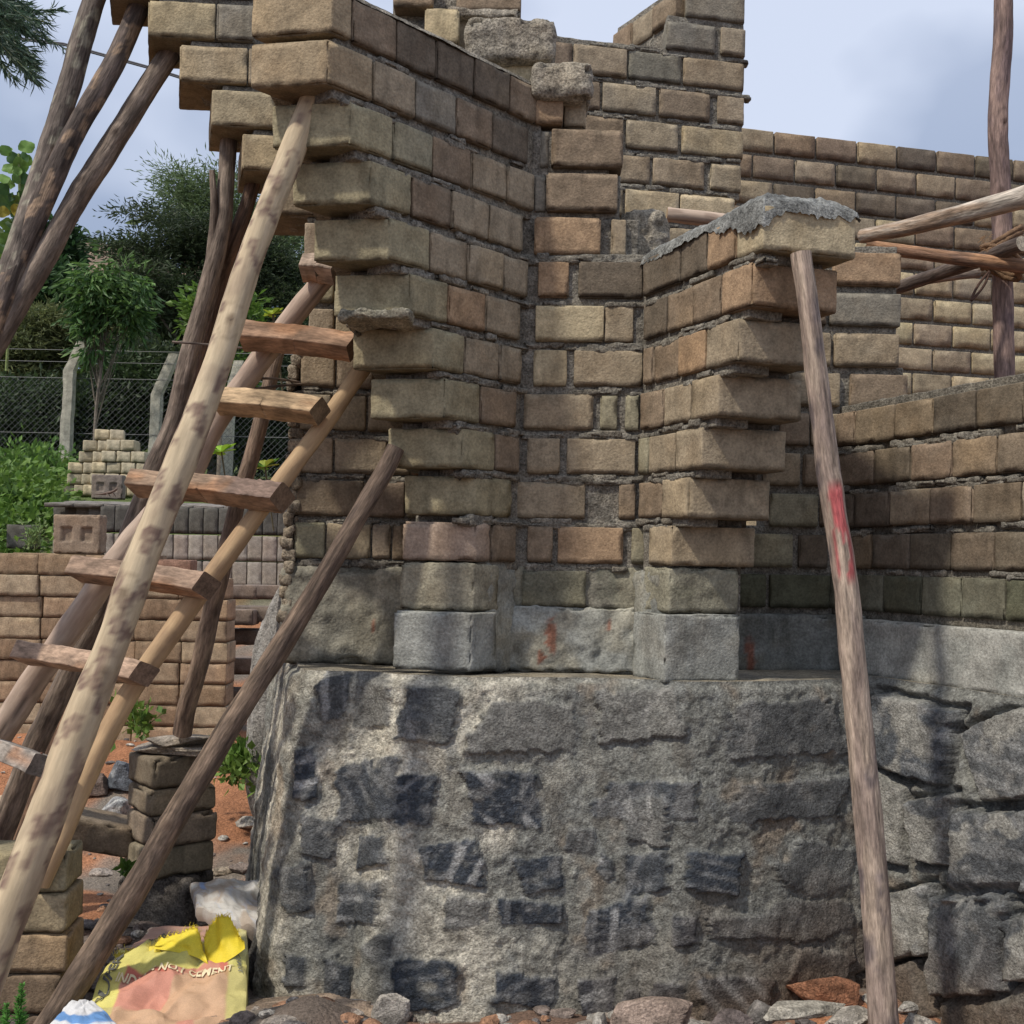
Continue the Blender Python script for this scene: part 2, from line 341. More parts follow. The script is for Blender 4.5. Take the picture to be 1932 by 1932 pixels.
# left wall
gw = Acc()
GCOL = {13: [TAN, BRN], 12: [(.34, .285, .185), GRY], 11: [(.36, .29, .19), TAN], 10: [(.35, .29, .19), TAN], 9: [(.35, .285, .185)], 8: [TAN, TAN]}
GR = {13: ([204, 342, 476], 1), 12: ([278, 408, 480], 1), 11: ([338, 468, 500], 1), 10: ([398, 520, 560], 1), 9: ([456, 590], 1), 8: ([508, 602, 700], 1), 7: ([572, 640, 740], 0), 6: ([576, 632, 700], 0), 5: ([580, 631, 735], 0),
      4: ([565, 633, 705, 760], 0), 3: ([563, 625, 692, 765], 0), 2: ([565, 629, 731, 775], 0), 1: ([556, 690, 765], 0), 0: ([553, 614, 700, 738, 768], 0)}
for n, (sp, end) in GR.items():
    if n <= 5: sp = sp+[sp[-1]+75]
    zr = zn(n); pal = (TAN, TAN, BRN, CRM) if n > 5 else (TAN, TAN, ORG, BRN)
    if n <= 1: pal = (GRN, BRN, TAN)
    g = 2.2 if n < 8 else 1.5
    sk = XY(-.09, .24) if end else XY(0, .22)
    for i in range(len(sp)-1):
        a = on_line(sp[i]+g, zr+.06, GA, GD); b = on_line(sp[i+1]-g, zr+.06, GA, GD)
        nin = unit(sk)*(.27 if i == 0 else .2) if end else nB*.2
        block(gw, (a, b, b+nin, a+nin), EYE+zr, EYE+zr+.123, np.array(GCOL[n][i]) if n in GCOL else pick(pal), cell=.015, r=.005, chip=.02 if n < 8 else .012)
    x0 = sp[0]+(18 if end else 4)
    a = on_line(x0, zr+.06, GA, GD)+nB*.016; b = on_line(sp[-1], zr+.06, GA, GD)+nB*.016
    mslab(gw, (a, b, b+nB*.2, a+nB*.2), EYE+zr-(.0 if end else .028), EYE+zr+.147, MOR*.9)
# broken mortar edge of the left wall
for k in range(26):
    z = -.36+k*.042; x = 556-10*random.random()+(8 if z > .62 else 0)-(14 if z < .08 else 0)
    a = on_line(x-random.uniform(0, 8), z, GA, GD)
    s = random.uniform(.02, .035)
    block(gw, (a+(-s*.3, -.005), a+(s*1.3, -.006+random.uniform(-.01, .006)), a+(s*1.2, .2), a+(-s*.3, .2)), EYE+z, EYE+z+.05, np.array((.29, .245, .185))*random.uniform(.85, 1.1), r=.015, rough=.012, chip=.02, cell=.012, m=1)
smears(gw, GA, GD, nB, 575, 760, list(range(-1, 5)), 50, 4)
left_wall = build(gw, 'corbelled_wall', [M_block, M_mort], temple)
# middle wall behind the right pier
qw = Acc()
for n, sps, cols in [(3, [(1473, 1527), (1531, 1600)], [BRN, TAN]), (2, [(1442, 1510), (1517, 1573)], [TAN, BRN]), (1, [(1454, 1544), (1549, 1578)], [GRN, BRN]), (0, [(1419, 1496), (1508, 1562)], [GRN, DKB]), (-1, [(1393, 1446), (1453, 1566)], [MOSS, MOSS]),
                     (4, [(1490, 1585), (1605, 1713)], [TAN, BRN]), (5, [(1500, 1568), (1575, 1697)], [TAN, TAN]), (6, [(1480, 1560), (1567, 1700)], [BRN, GRY]), (7, [(1573, 1700)], [ORG])]:
    run(qw, QA, QD, nB, sps, zn(n), .2, cols=[np.array(c)*1.0 for c in cols], cell=.016, jit=.002)
    mrun(qw, QA, QD, nB, sps[0][0]-10, sps[-1][1]-5+(24 if n < 4 else 0), zn(n), inset=.02, dep=.14)
build(qw, 'middle_wall', [M_block, M_mort], temple)
# right wall, deep raked joints
rw = Acc()
for n, sp in {3: [750, 872, 1120, 1365, 1630, 1930], 2: [755, 990, 1225, 1482, 1760, 2040], 1: [790, 868, 1090, 1342, 1612, 1912], 0: [850, 980, 1215, 1472, 1745, 2030], -1: [850, 1050, 1290, 1545, 1815, 2100]}.items():
    v = cl2(1348, .302, sp); v = [1556+6*(n == 0)]+v if n < 3 else v
    while v[-1] < 2160: v.append(v[-1]+92)
    pal = (BRN, BRN, DKB, TAN, BRN) if n > 0 else (BRN, DKB, DKB) if n == 0 else (MOSS, (.155, .15, .112), (.14, .135, .10))
    run(rw, WA, WD, nW, [(v[i]+1.2, v[i+1]-1.2) for i in range(len(v)-1)], zn(n), .19, pal=pal, h=.121 if n > -1 else .128, cell=.016, jit=.002)
    mrun(rw, WA, WD, nW, 1560, 2150, zn(n), inset=.024 if n > -1 else .012, dep=.12, col=MOR*.8)
smears(rw, WA, WD, nW, 1580, 1940, list(range(-1, 3)), 60, 5)
build(rw, 'side_wall', [M_block, M_mort], temple)

# lower cement course and rendered base blocks
ce = Acc()
CEM = np.array((.27, .275, .25)); LIME = np.array((.31, .29, .23)); RED = np.array((.27, .085, .045))
def base_block(x0, x1, d0, d1, z0, z1, col, dep=.2, **k):
    a = P(x0, 1180, d0)[:2]; b = P(x1, 1180, d1)[:2]
    block(ce, (a, b, b+nB*dep, a+nB*dep), EYE+z0, EYE+z1, col, **k)
kw = dict(r=.008, rough=.008, chip=.02, cell=.011)
Cb = on_line(893, -.1, LA, LD); Eb = on_line(752, -.1, Cb, front_L)
block(ce, (Eb, Cb, Cb-dL*.12, Eb-dL*.12), EYE-.165, EYE-.012, np.array((.29, .265, .195)), **kw)
Cb2 = on_line(889, -.25, LA, LD)+np.array([0, -.03]); Eb2 = on_line(741, -.25, Cb2, front_L)
block(ce, (Eb2, Cb2, Cb2-dL*.12, Eb2-dL*.12), EYE-.355, EYE-.168, CEM, r=.006, rough=.005, chip=.022, cell=.011)
# flank of the base, niche base
a = Cb2-dL*.09+nL*.02; b = on_line(985, -.2, LA, LD)+nL*.02
block(ce, (a, b, b+nL*.1, a+nL*.1), EYE-.37, EYE-.01, CEM*.92, col2=LIME*.8, r=.02, rough=.014, chip=.03, cell=.012, patch=1)
run(ce, NA, ND, nB, [(985, 1105)], zn(-1), .1, cols=[(.165, .158, .115)], cell=.012)
a = on_line(955, -.2, NA, ND)+nB*.012; b = on_line(1225, -.2, NA, ND)+nB*.012
block(ce, (a, b, b+nB*.12, a+nB*.12), EYE-.16, EYE-.005, LIME*.8, r=.012, rough=.014, chip=.02, cell=.012, col2=(.17, .17, .13), patch=1)
b0 = len(ce.v)
block(ce, (a-nB*.02, b-nB*.02, b+nB*.1, a+nB*.1), EYE-.37, EYE-.15, CEM*1.02, r=.012, rough=.014, chip=.02, cell=.01, col2=LIME, patch=1)
def stain(i, spots):
    v = ce.v[i]; px, py = proj(v); c = ce.c[i]
    for (x, y, rx, ry) in spots:
        f = np.exp(-(((px-x)/rx)**2+((py-y)/ry)**2)*1.2)+(fbm(v, 60, 3, 2)-.5)*.9
        c = mixc(c, RED, sstep(.5, .75, f)*.75)
    ce.c[i] = c
stain(b0, [(1040, 1205, 16, 52), (1148, 1180, 7, 18), (1020, 1240, 10, 20)])
# right pier base
Cb = on_line(1262, -.1, RA, RD); Eb = on_line(1394, -.1, Cb, front_R)
block(ce, (Cb, Eb, Eb-dR*.14, Cb-dR*.16), EYE-.155, EYE-.012, np.array((.25, .235, .175)), col2=(.2, .19, .13), **kw)
Cb = on_line(1250, -.25, RA, RD)+np.array([0, -.05]); Eb = on_line(1396, -.25, Cb, front_R)
block(ce, (Cb, Eb, Eb-dR*.14, Cb-dR*.2), EYE-.375, EYE-.158, CEM*1.0, r=.006, rough=.006, chip=.026, cell=.011)
a = on_line(1190, -.2, RA, RD)+nR*.0; b = on_line(1248, -.2, RA, RD)-nR*.0
block(ce, (a, b, b+nR*.1, a+nR*.1), EYE-.38, EYE-.02, CEM*.85, col2=LIME*.7, r=.02, rough=.012, chip=.02, cell=.012, patch=1)
# behind it and the right band
a = on_line(1380, -.25, QA, QD)-nB*.03; b = on_line(1585, -.25, QA, QD)-nB*.03
b1 = len(ce.v)
block(ce, (a, b, b+nB*.15, a+nB*.15), EYE-.385, EYE-.175, CEM*.8, col2=LIME*.55, r=.012, rough=.008, chip=.02, cell=.012, patch=.8)
stain(b1, [(1415, 1235, 13, 60)])
a = on_line(1600, -.25, WA, WD)-nW*.03; b = on_line(1632, -.25, WA, WD)-nW*.035
block(ce, (a, b, b+nW*.2, a+nW*.2), EYE-.375, EYE-.172, np.array((.28, .28, .26)), r=.015, rough=.01, chip=.02, cell=.012)
b2 = on_line(2150, -.25, WA, WD)-nW*.03
block(ce, (b, b2, b2+nW*.2, b+nW*.2), EYE-.375, EYE-.178, np.array((.34, .335, .30)), col2=(.27, .28, .255), r=.008, rough=.004, chip=.012, cell=.014)
# cement render on the left wall's foot
a = on_line(527, -.25, GA, GD)-nB*.012; b = on_line(775, -.25, GA, GD)-nB*.012
b3 = len(ce.v)
block(ce, (a, b, b+nB*.2, a+nB*.2), EYE-.37, EYE-.03, np.array((.26, .245, .195)), col2=(.33, .3, .23), r=.03, rough=.012, chip=.02, cell=.011, patch=1)
stain(b3, [(703, 1180, 3, 30)])
build(ce, 'cement_course', [M_cem], temple)

# mortar caps left on unfinished tops
def cap(pts, z0, th, col, name='mortar_bed', seed=1, drape=.02, rough=.02):
    """lumpy mortar over plan polygon quad"""
    ac = Acc(); n1, n2 = 60, 34
    p0, p1, p2, p3 = [np.array(q) for q in pts]
    s, t = np.meshgrid(np.linspace(0, 1, n1), np.linspace(0, 1, n2), indexing='ij'); s = s.ravel(); t = t.ravel()
    xy = p0*((1-s)*(1-t))[:, None]+p1*(s*(1-t))[:, None]+p2*(s*t)[:, None]+p3*((1-s)*t)[:, None]
    e = np.minimum(np.minimum(s, 1-s)*np.linalg.norm(p1-p0), np.minimum(t, 1-t)*np.linalg.norm(p3-p0))
    q = np.c_[xy, np.zeros(len(xy))]
    h = th*(1-np.exp(-e/.022))*(.65+.7*fbm(q, 14, 3, seed))+(fbm(q, 60, 3, seed+3)-.5)*rough*.7
    low = (e < 1e-6)
    nz_ = fbm(q, 25, 3, seed+5)
    z = z0+h; z = np.where(low, z0-drape*(.15+1.1*np.clip(fbm(q, 9, 2, seed+9)-.3, 0, 1)+.35*(fbm(q, 80, 2, seed+6)-.5)), z)
    cx = (p0+p1+p2+p3)/4; dd = xy-cx; dd = dd/np.maximum(np.linalg.norm(dd, axis=1), 1e-6)[:, None]
    xy = xy+dd*(sstep(.03, 0, e)*(.009+.012*(nz_-.4)))[:, None]
    g = np.arange(n1*n2).reshape(n1, n2)
    Fq = np.stack([g[:-1, :-1], g[1:, :-1], g[1:, 1:], g[:-1, 1:]], -1).reshape(-1, 4)
    c = mixc(np.array(col), np.array(col)*.6, sstep(.4, .65, fbm(np.c_[xy, z], 30, 3, 8)))
    ac.add(np.c_[xy, z], Fq, c); return build(ac, name, [M_mort], temple)
zt = zn(6)+.128
c_ = on_line(876+.34*1660, zt, RA, RD); e_ = on_line(1618, zt, c_, front_R); r0 = on_line(1212, zt, RA, RD)
FR = (.225, .228, .215)
cap((c_, e_, e_-dR*.2, c_-dR*.2), EYE+zt, .05, FR, seed=3, drape=.085)
cap((r0-nR*.0, c_-dR*.16, c_-dR*.16+nR*.17, r0+nR*.17), EYE+zt, .045, FR, seed=5, drape=.05)
def capx(x0, x1, y, d, n, th, dep, col, seed, dr=.03, zoff=.126):
    a = P(x0, y, d)[:2]; b = P(x1, y, d)[:2]; lm = Acc(); block(lm, (a-nB*.012-np.array([.01, 0]), b-nB*.012+np.array([.012, 0]), b+nB*dep, a+nB*dep), EYE+zn(n)+zoff-dr*.75, EYE+zn(n)+zoff+th, np.array(col), r=.03, rough=.010, chip=.04, cell=.009, seed=seed, bottomdirt=False); build(lm, 'mortar_lump', [M_mort], temple)
OLD = (.29, .26, .21)
capx(1004, 1112, 240, 3.08, 10, .075, .22, OLD, 11, .07)
capx(880, 1042, 140, 3.13, 11, .10, .3, OLD, 13, .07)
capx(850, 975, 80, 3.2, 12, .02, .2, OLD, 14, .02)
a = P(1170, 480, 3.16)[:2]; b = P(1262, 480, 3.16)[:2]
lm = Acc(); block(lm, (a, b, b+nB*.25, a+nB*.25), EYE+zn(7)-.03, EYE+zn(7)+.2, np.array(OLD)*.95, r=.05, rough=.02, chip=.02, cell=.010)
build(lm, 'mortar_lump', [M_mort], temple)
t0 = on_line(628, zn(10)+.14, LA, LD); t1 = on_line(1015, zn(10)+.14, LA, LD)
cap((t0+nL*.0, t1+nL*.0, t1+nL*.16, t0+nL*.16), EYE+zn(10)+.128, .022, OLD, seed=19, drape=.012, rough=.012)
# dry mortar tongue and small slabs squeezed under the chipped blocks
sl_ = Acc()
a = P(640, 600, 2.735)[:2]; b = P(775, 592, 2.72)[:2]
block(sl_, (a, b, b+nB*.2, a+nB*.2), EYE+zn(5)-.026, EYE+zn(5)+.004, np.array((.255, .235, .18)), r=.010, rough=.016, chip=.04, cell=.009, bottomdirt=False)
build(sl_, 'mortar_slab', [M_mort], temple)

# ------------------------------------------------------------------ STONE PLINTH
plan = [XY(-1.0, 3.9), XY(-.80, 3.35), XY(-.715, 3.02), XY(-.66, 2.955), XY(-.42, 2.965), XY(-.375, 2.90), XY(-.1, 2.87), XY(.2, 2.91), XY(.47, 2.90), XY(.52, 2.85), XY(.80, 2.91), XY(1.15, 3.03), XY(1.2, 3.13), XY(1.35, 2.88), XY(1.50, 2.6), XY(1.95, 1.75)]
def catmull(pts, n):
    pts = [np.array(p, float) for p in pts]; pp = [2*pts[0]-pts[1]]+pts+[2*pts[-1]-pts[-2]]; o = []
    for i in range(1, len(pp)-2):
        a, b, c, d = pp[i-1:i+3]
        for t in np.linspace(0, 1, n, endpoint=False): o.append(.5*((2*b)+(-a+c)*t+(2*a-5*b+4*c-d)*t*t+(-a+3*b-3*c+d)*t**3))
    o.append(pts[-1]); return np.array(o)
pl = []
for a_, b_ in zip(plan[:-1], plan[1:]):
    m_ = max(2, int(np.linalg.norm(np.array(b_)-np.array(a_))/.01)); pl += [a_+(b_-a_)*t for t in np.linspace(0, 1, m_, endpoint=False)]
pl = np.array(pl+[plan[-1]]); kk_ = 5; pp_ = np.pad(pl, ((kk_, kk_), (0, 0)), mode='edge'); pl = sum(pp_[i:i+len(pl)] for i in range(2*kk_+1))/(2*kk_+1); seg = np.r_[0, np.cumsum(np.linalg.norm(np.diff(pl, axis=0), axis=1))]
NS = int(seg[-1]/.0065); ss = np.linspace(0, seg[-1], NS); bx = np.interp(ss, seg, pl[:, 0]); by = np.interp(ss, seg, pl[:, 1])
tx = np.gradient(bx); ty = np.gradient(by); tl = np.hypot(tx, ty); nx_, ny_ = ty/tl, -tx/tl
ZT = EYE-.366; NV = 186
zz = np.linspace(0, 1, NV)
S_, V_ = np.meshgrid(np.arange(NS), zz, indexing='ij'); S_ = S_.ravel(); V_ = V_.ravel()
z = -.12+V_*(ZT+.12)
bat = (ZT-z)*.10+np.where(V_ > .985, -.012, 0)
B = np.c_[bx[S_]+nx_[S_]*bat, by[S_]+ny_[S_]*bat, z]
N_ = np.c_[nx_[S_], ny_[S_], np.zeros(len(S_))]
px, py = proj(B)
stones = [(596, 1255, 662, 1354, .7), (668, 1262, 738, 1372, .25), (756, 1291, 865, 1403, .75), (557, 1409, 598, 1505, 1), (635, 1430, 762, 1551, .9), (747, 1455, 822, 1551, 1), (880, 1454, 1019, 1554, 1),
 (566, 1544, 632, 1617, .7), (674, 1575, 728, 1635, .8), (798, 1587, 910, 1668, 1), (976, 1614, 1065, 1680, 1), (526, 1635, 581, 1722, .8), (638, 1662, 716, 1741, .8), (937, 1700, 1065, 1746, 1),
 (741, 1807, 870, 1907, 1), (608, 1813, 662, 1892, .9), (928, 1837, 1046, 1901, 1), (535, 1801, 575, 1861, .8), (1366, 1318, 1592, 1427, .65), (1375, 1470, 1602, 1550, .7), (1127, 1470, 1320, 1546, .9),
 (1128, 1612, 1160, 1662, .8), (1183, 1607, 1260, 1684, .9), (1294, 1606, 1396, 1684, 1), (1108, 1700, 1237, 1793, 1), (1267, 1725, 1312, 1789, 1), (1330, 1725, 1462, 1772, .6), (1090, 1843, 1162, 1925, 1), (1169, 1866, 1205, 1910, 1),
 (1226, 1850, 1290, 1904, .9), (1317, 1840, 1453, 1925, .9), (1469, 1588, 1606, 1684, .6), (1421, 1694, 1606, 1775, .55), (1120, 1300, 1290, 1400, .3), (900, 1320, 1090, 1420, .3), (1060, 1560, 1120, 1610, .6), (840, 1690, 915, 1750, .35), (690, 1760, 745, 1812, .5), (1490, 1790, 1600, 1880, .6), (1180, 1500, 1260, 1590, .5),
 (1643, 1318, 1797, 1462, .85), (1826, 1345, 2010, 1512, .7), (1646, 1470, 1709, 1622, .12), (1721, 1505, 1804, 1630, .8), (1803, 1530, 2010, 1694, .8), (1670, 1672, 1762, 1808, .6), (1764, 1690, 1902, 1882, .75), (1903, 1722, 2030, 1852, .75), (1640, 1820, 1750, 1930, .35)]
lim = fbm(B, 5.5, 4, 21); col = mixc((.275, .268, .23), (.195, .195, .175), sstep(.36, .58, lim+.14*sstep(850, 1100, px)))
col = mixc(col, (.50, .465, .38), sstep(.38, .55, fbm(B, 5, 3, 33))*sstep(1200, 850, px))  # creamier mortar to the left: part own colour, part sunlight put into the colour
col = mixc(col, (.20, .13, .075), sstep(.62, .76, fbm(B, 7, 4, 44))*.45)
disp = (fbm(B, 4.5, 3, 2)-.5)*.022+(fbm(B*np.array([1, 1, .35]), 7, 2, 12)-.5)*.03*sstep(950, 750, px)+(fbm(B, 16, 3, 3)-.5)*.022+(fbm(B, 48, 2, 6)-.5)*.008
crev = np.abs(fbm(B, 6, 3, 61)-.5); ck = sstep(.022, .0, crev)*sstep(.42, .6, fbm(B, 2.4, 2, 66)); ck = ck*0+sstep(.012, .0, np.abs(fbm(B, 9, 4, 61)-.5))*sstep(.6, .7, fbm(B, 3.4, 2, 66)); disp -= ck*.006; col = col*(1-.5*ck)[:, None]; hf = fbm(B, 75, 2, 91); col = col*(.86+.28*sstep(.3, .7, hf))[:, None]; disp += (hf-.5)*.008; col = mixc(col, (.12, .105, .085), sstep(.58, .66, fbm(B, 13, 4, 93))*.45)
wob = (fbm(B, 24, 4, 51)-.5); wob2 = (fbm(B, 22, 3, 57)-.5); fine = fbm(B*np.array([1, 1, 2.2]), 55, 2, 58)
for i, (x0, y0, x1, y1, dk) in enumerate(stones):
    cx, cy, rx, ry = (x0+x1)/2, (y0+y1)/2, (x1-x0)/2, (y1-y0)/2
    a = random.uniform(-.12, .12); big = x0 > 1600
    lx = (px-cx)+(py-cy)*a; ly = (py-cy)-(px-cx)*a
    na = 4 if random.random() < .75 or big else 5; a0 = random.uniform(-.16, .16); q = np.zeros(len(px))
    for t_ in range(na):
        an = a0+t_*2*math.pi/na+random.uniform(-.2, .2); q = np.maximum(q, (lx/rx*math.cos(an)+ly/ry*math.sin(an))/random.uniform(.88, 1.02))
    q = q+wob*(.20 if big else .42)+(fine-.5)*(.1 if big else .22)
    k = sstep(1.04, .97, q); kc = sstep(1.04, .96, q)
    facet = lx/rx*random.uniform(-1, 1)*(.014 if big else .007)+ly/ry*random.uniform(-1, .3)*(.014 if big else .007)
    amp = .034 if big else .013
    disp = disp*(1-k*.6)+k*(amp+facet+(fbm(B, 9+i % 3, 2, 70+i)-.5)*.02)
    if big: disp -= sstep(1.30, 1.06, q)*(1-k)*.034
    vein_d = np.array([math.cos(i*1.7), .3, math.sin(i*1.7)])
    vv = B@vein_d+wob2*.014; vein = (.15 if 1366 <= x0 < 1610 else 1)*np.maximum(sstep(.6, .85, np.sin(vv*(90+30*(i % 3))+i)*.5+.5)*sstep(.38, .55, fbm(B, 12, 2, 90+i)), sstep(.62, .74, fine)*.4)
    dark = np.array((.044, .052, .064)); lt = np.array((.36, .36, .35))
    sc_ = mixc(mixc(dark, lt, vein*(.8 if i % 3 == 0 else .3)), (.26, .255, .24), sstep(.52, .66, fbm(B, 20, 4, 100+i))*.5)
    base = mixc(sc_, np.array((.235, .225, .195)), np.full(len(px), 1-dk)*.9)
    if big: base = mixc(base*(1.25 if y0 < 1500 else 1.05), (.35, .335, .29), sstep(.5, .57, fbm(B, 7, 4, 130+i))*.6)
    col = mixc(col, (.165, .172, .172), sstep(1.3, 1.0, q+wob*1.5)*.3)
    col = mixc(col, base, kc*sstep(-.1, .25, .35-wob2*1.0 if not big else np.ones(len(px))))
# damp earth splashed along the foot
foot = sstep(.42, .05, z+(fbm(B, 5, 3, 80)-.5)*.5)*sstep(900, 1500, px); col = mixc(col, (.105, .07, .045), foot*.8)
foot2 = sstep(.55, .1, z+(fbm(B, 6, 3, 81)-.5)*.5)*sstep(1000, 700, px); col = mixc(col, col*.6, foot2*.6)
topf = sstep(.965, 1, V_); disp = disp*(1-topf*.6)-topf*.012
side = sstep(.80, .86, B[:, 0])*sstep(1.16, 1.08, B[:, 0])*sstep(2.8*K, 2.9*K, B[:, 1]); disp = disp*(1-side*.1)
Bv = B+N_*disp[:, None]
g = np.arange(NS*NV).reshape(NS, NV)
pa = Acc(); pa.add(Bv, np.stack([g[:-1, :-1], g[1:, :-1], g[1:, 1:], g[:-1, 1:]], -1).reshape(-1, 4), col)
# ledge on top
ND_ = 26; tt = np.linspace(0, 1, ND_); top = Bv.reshape(NS, NV, 3)[:, -1]
S2, T2 = np.meshgrid(np.arange(NS), tt, indexing='ij'); S2 = S2.ravel(); T2 = T2.ravel()
LB = top[S2]-np.c_[nx_[S2], ny_[S2], np.zeros(len(S2))]*(T2*.46)[:, None]
LB[:, 2] += (fbm(LB, 14, 3, 5)-.5)*.02*np.minimum(1, T2*12)*.5-T2*.012
gg = np.arange(NS*ND_).reshape(NS, ND_)
pa.add(LB, np.stack([gg[:-1, :-1], gg[1:, :-1], gg[1:, 1:], gg[:-1, 1:]], -1).reshape(-1, 4), mixc((.30, .26, .19), (.22, .20, .16), sstep(.4, .6, fbm(LB, 9, 3, 8))))
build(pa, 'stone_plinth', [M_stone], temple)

# ------------------------------------------------------------------ walls standing behind
b1 = Acc(); B1A, B1D = XY(0.0, 3.85), XY(.97, .17); c3 = lambda L_: [(949+.264*a+1.2, 949+.264*b-1.2) for a, b in L_]
BR = {14: [(-250, 130), (130, 500), (500, 890), (890, 1280), (1285, 1728)], 13: [(-80, 310), (310, 698), (708, 1098), (1113, 1483), (1530, 1728)], 12: [(70, 470), (480, 864), (875, 1255), (1275, 1722)],
      11: [(300, 670), (680, 1055), (1068, 1443), (1478, 1708)], 10: [(480, 860), (870, 1262), (1262, 1660)], 9: [(680, 1060), (1070, 1450), (1470, 1705)], 8: [(500, 860), (870, 1250), (1270, 1700)], 7: [(700, 1060), (1070, 1450), (1470, 1700)],
      15: [(1162, 1523), (1553, 1736)], 16: [(1305, 1734)]}
for n, s_ in BR.items():
    run(b1, B1A, B1D, nB, c3(s_), zn(n), .2, pal=(BRN, TAN, BRN, TAN, GRY) if n > 11 else (TAN, CRM, TAN), cell=.018)
    mrun(b1, B1A, B1D, nB, 949+.264*s_[0][0]+3, 949+.264*s_[-1][1]-4, zn(n), inset=.012, dep=.15)
# short run of headers going back from the tall end
HA, HD = XY(.665, 3.99), XY(-.25, .36)
for n in (15, 16):
    run(b1, HA, HD, unit((.8, .5)), [(1156, 1190), (1192, 1229), (1231, 1276)] if n == 16 else [(1100, 1125), (1125, 1160), (1162, 1210)], zn(n), .18, pal=(TAN, BRN), cell=.03, gap=.004)
    mrun(b1, HA, HD, unit((.8, .5)), 1160, 1270, zn(n), inset=.012, dep=.1, cell=.04)
smears(b1, B1A, B1D, nB, 1100, 1400, list(range(9, 15)), 60, 6)
tag(build(b1, 'inner_wall', [M_block, M_mort]), 'stepped brown block wall behind the niche, rising to a tall right end', 'wall')
fw = Acc(); FA, FD = XY(1.27, 5.24), XY(1.56, .305); fu = unit(FD); fl = .262
for n in range(1, 17):
    s = -0.6+(.131 if n % 2 else 0)
    zr = zn(n)
    while s < 3.4:
        a = FA+fu*(s+.006); b = FA+fu*(s+fl-.006); nin = np.array([-fu[1], fu[0]])
        block(fw, (a, b, b+nin*.18, a+nin*.18), EYE+zr, EYE+zr+.126, pick((BRN, DKB, BRN, TAN) if n > 13 else (CRM, TAN, CRM) if n < 12 else (BRN, TAN, CRM), .06), cell=.035, chip=.014, r=.006)
        s += fl
    a = FA+fu*-.6+nin*.014; b = FA+fu*3.5+nin*.014; mslab(fw, (a, b, b+nin*.15, a+nin*.15), EYE+zr-.02, EYE+zr+.15 if n < 16 else EYE+zr+.12, MOR*.95, cell=.045)
tag(build(fw, 'rear_wall', [M_block, M_mort]), 'long straight block wall at the back right, pale below and brown on top', 'wall')

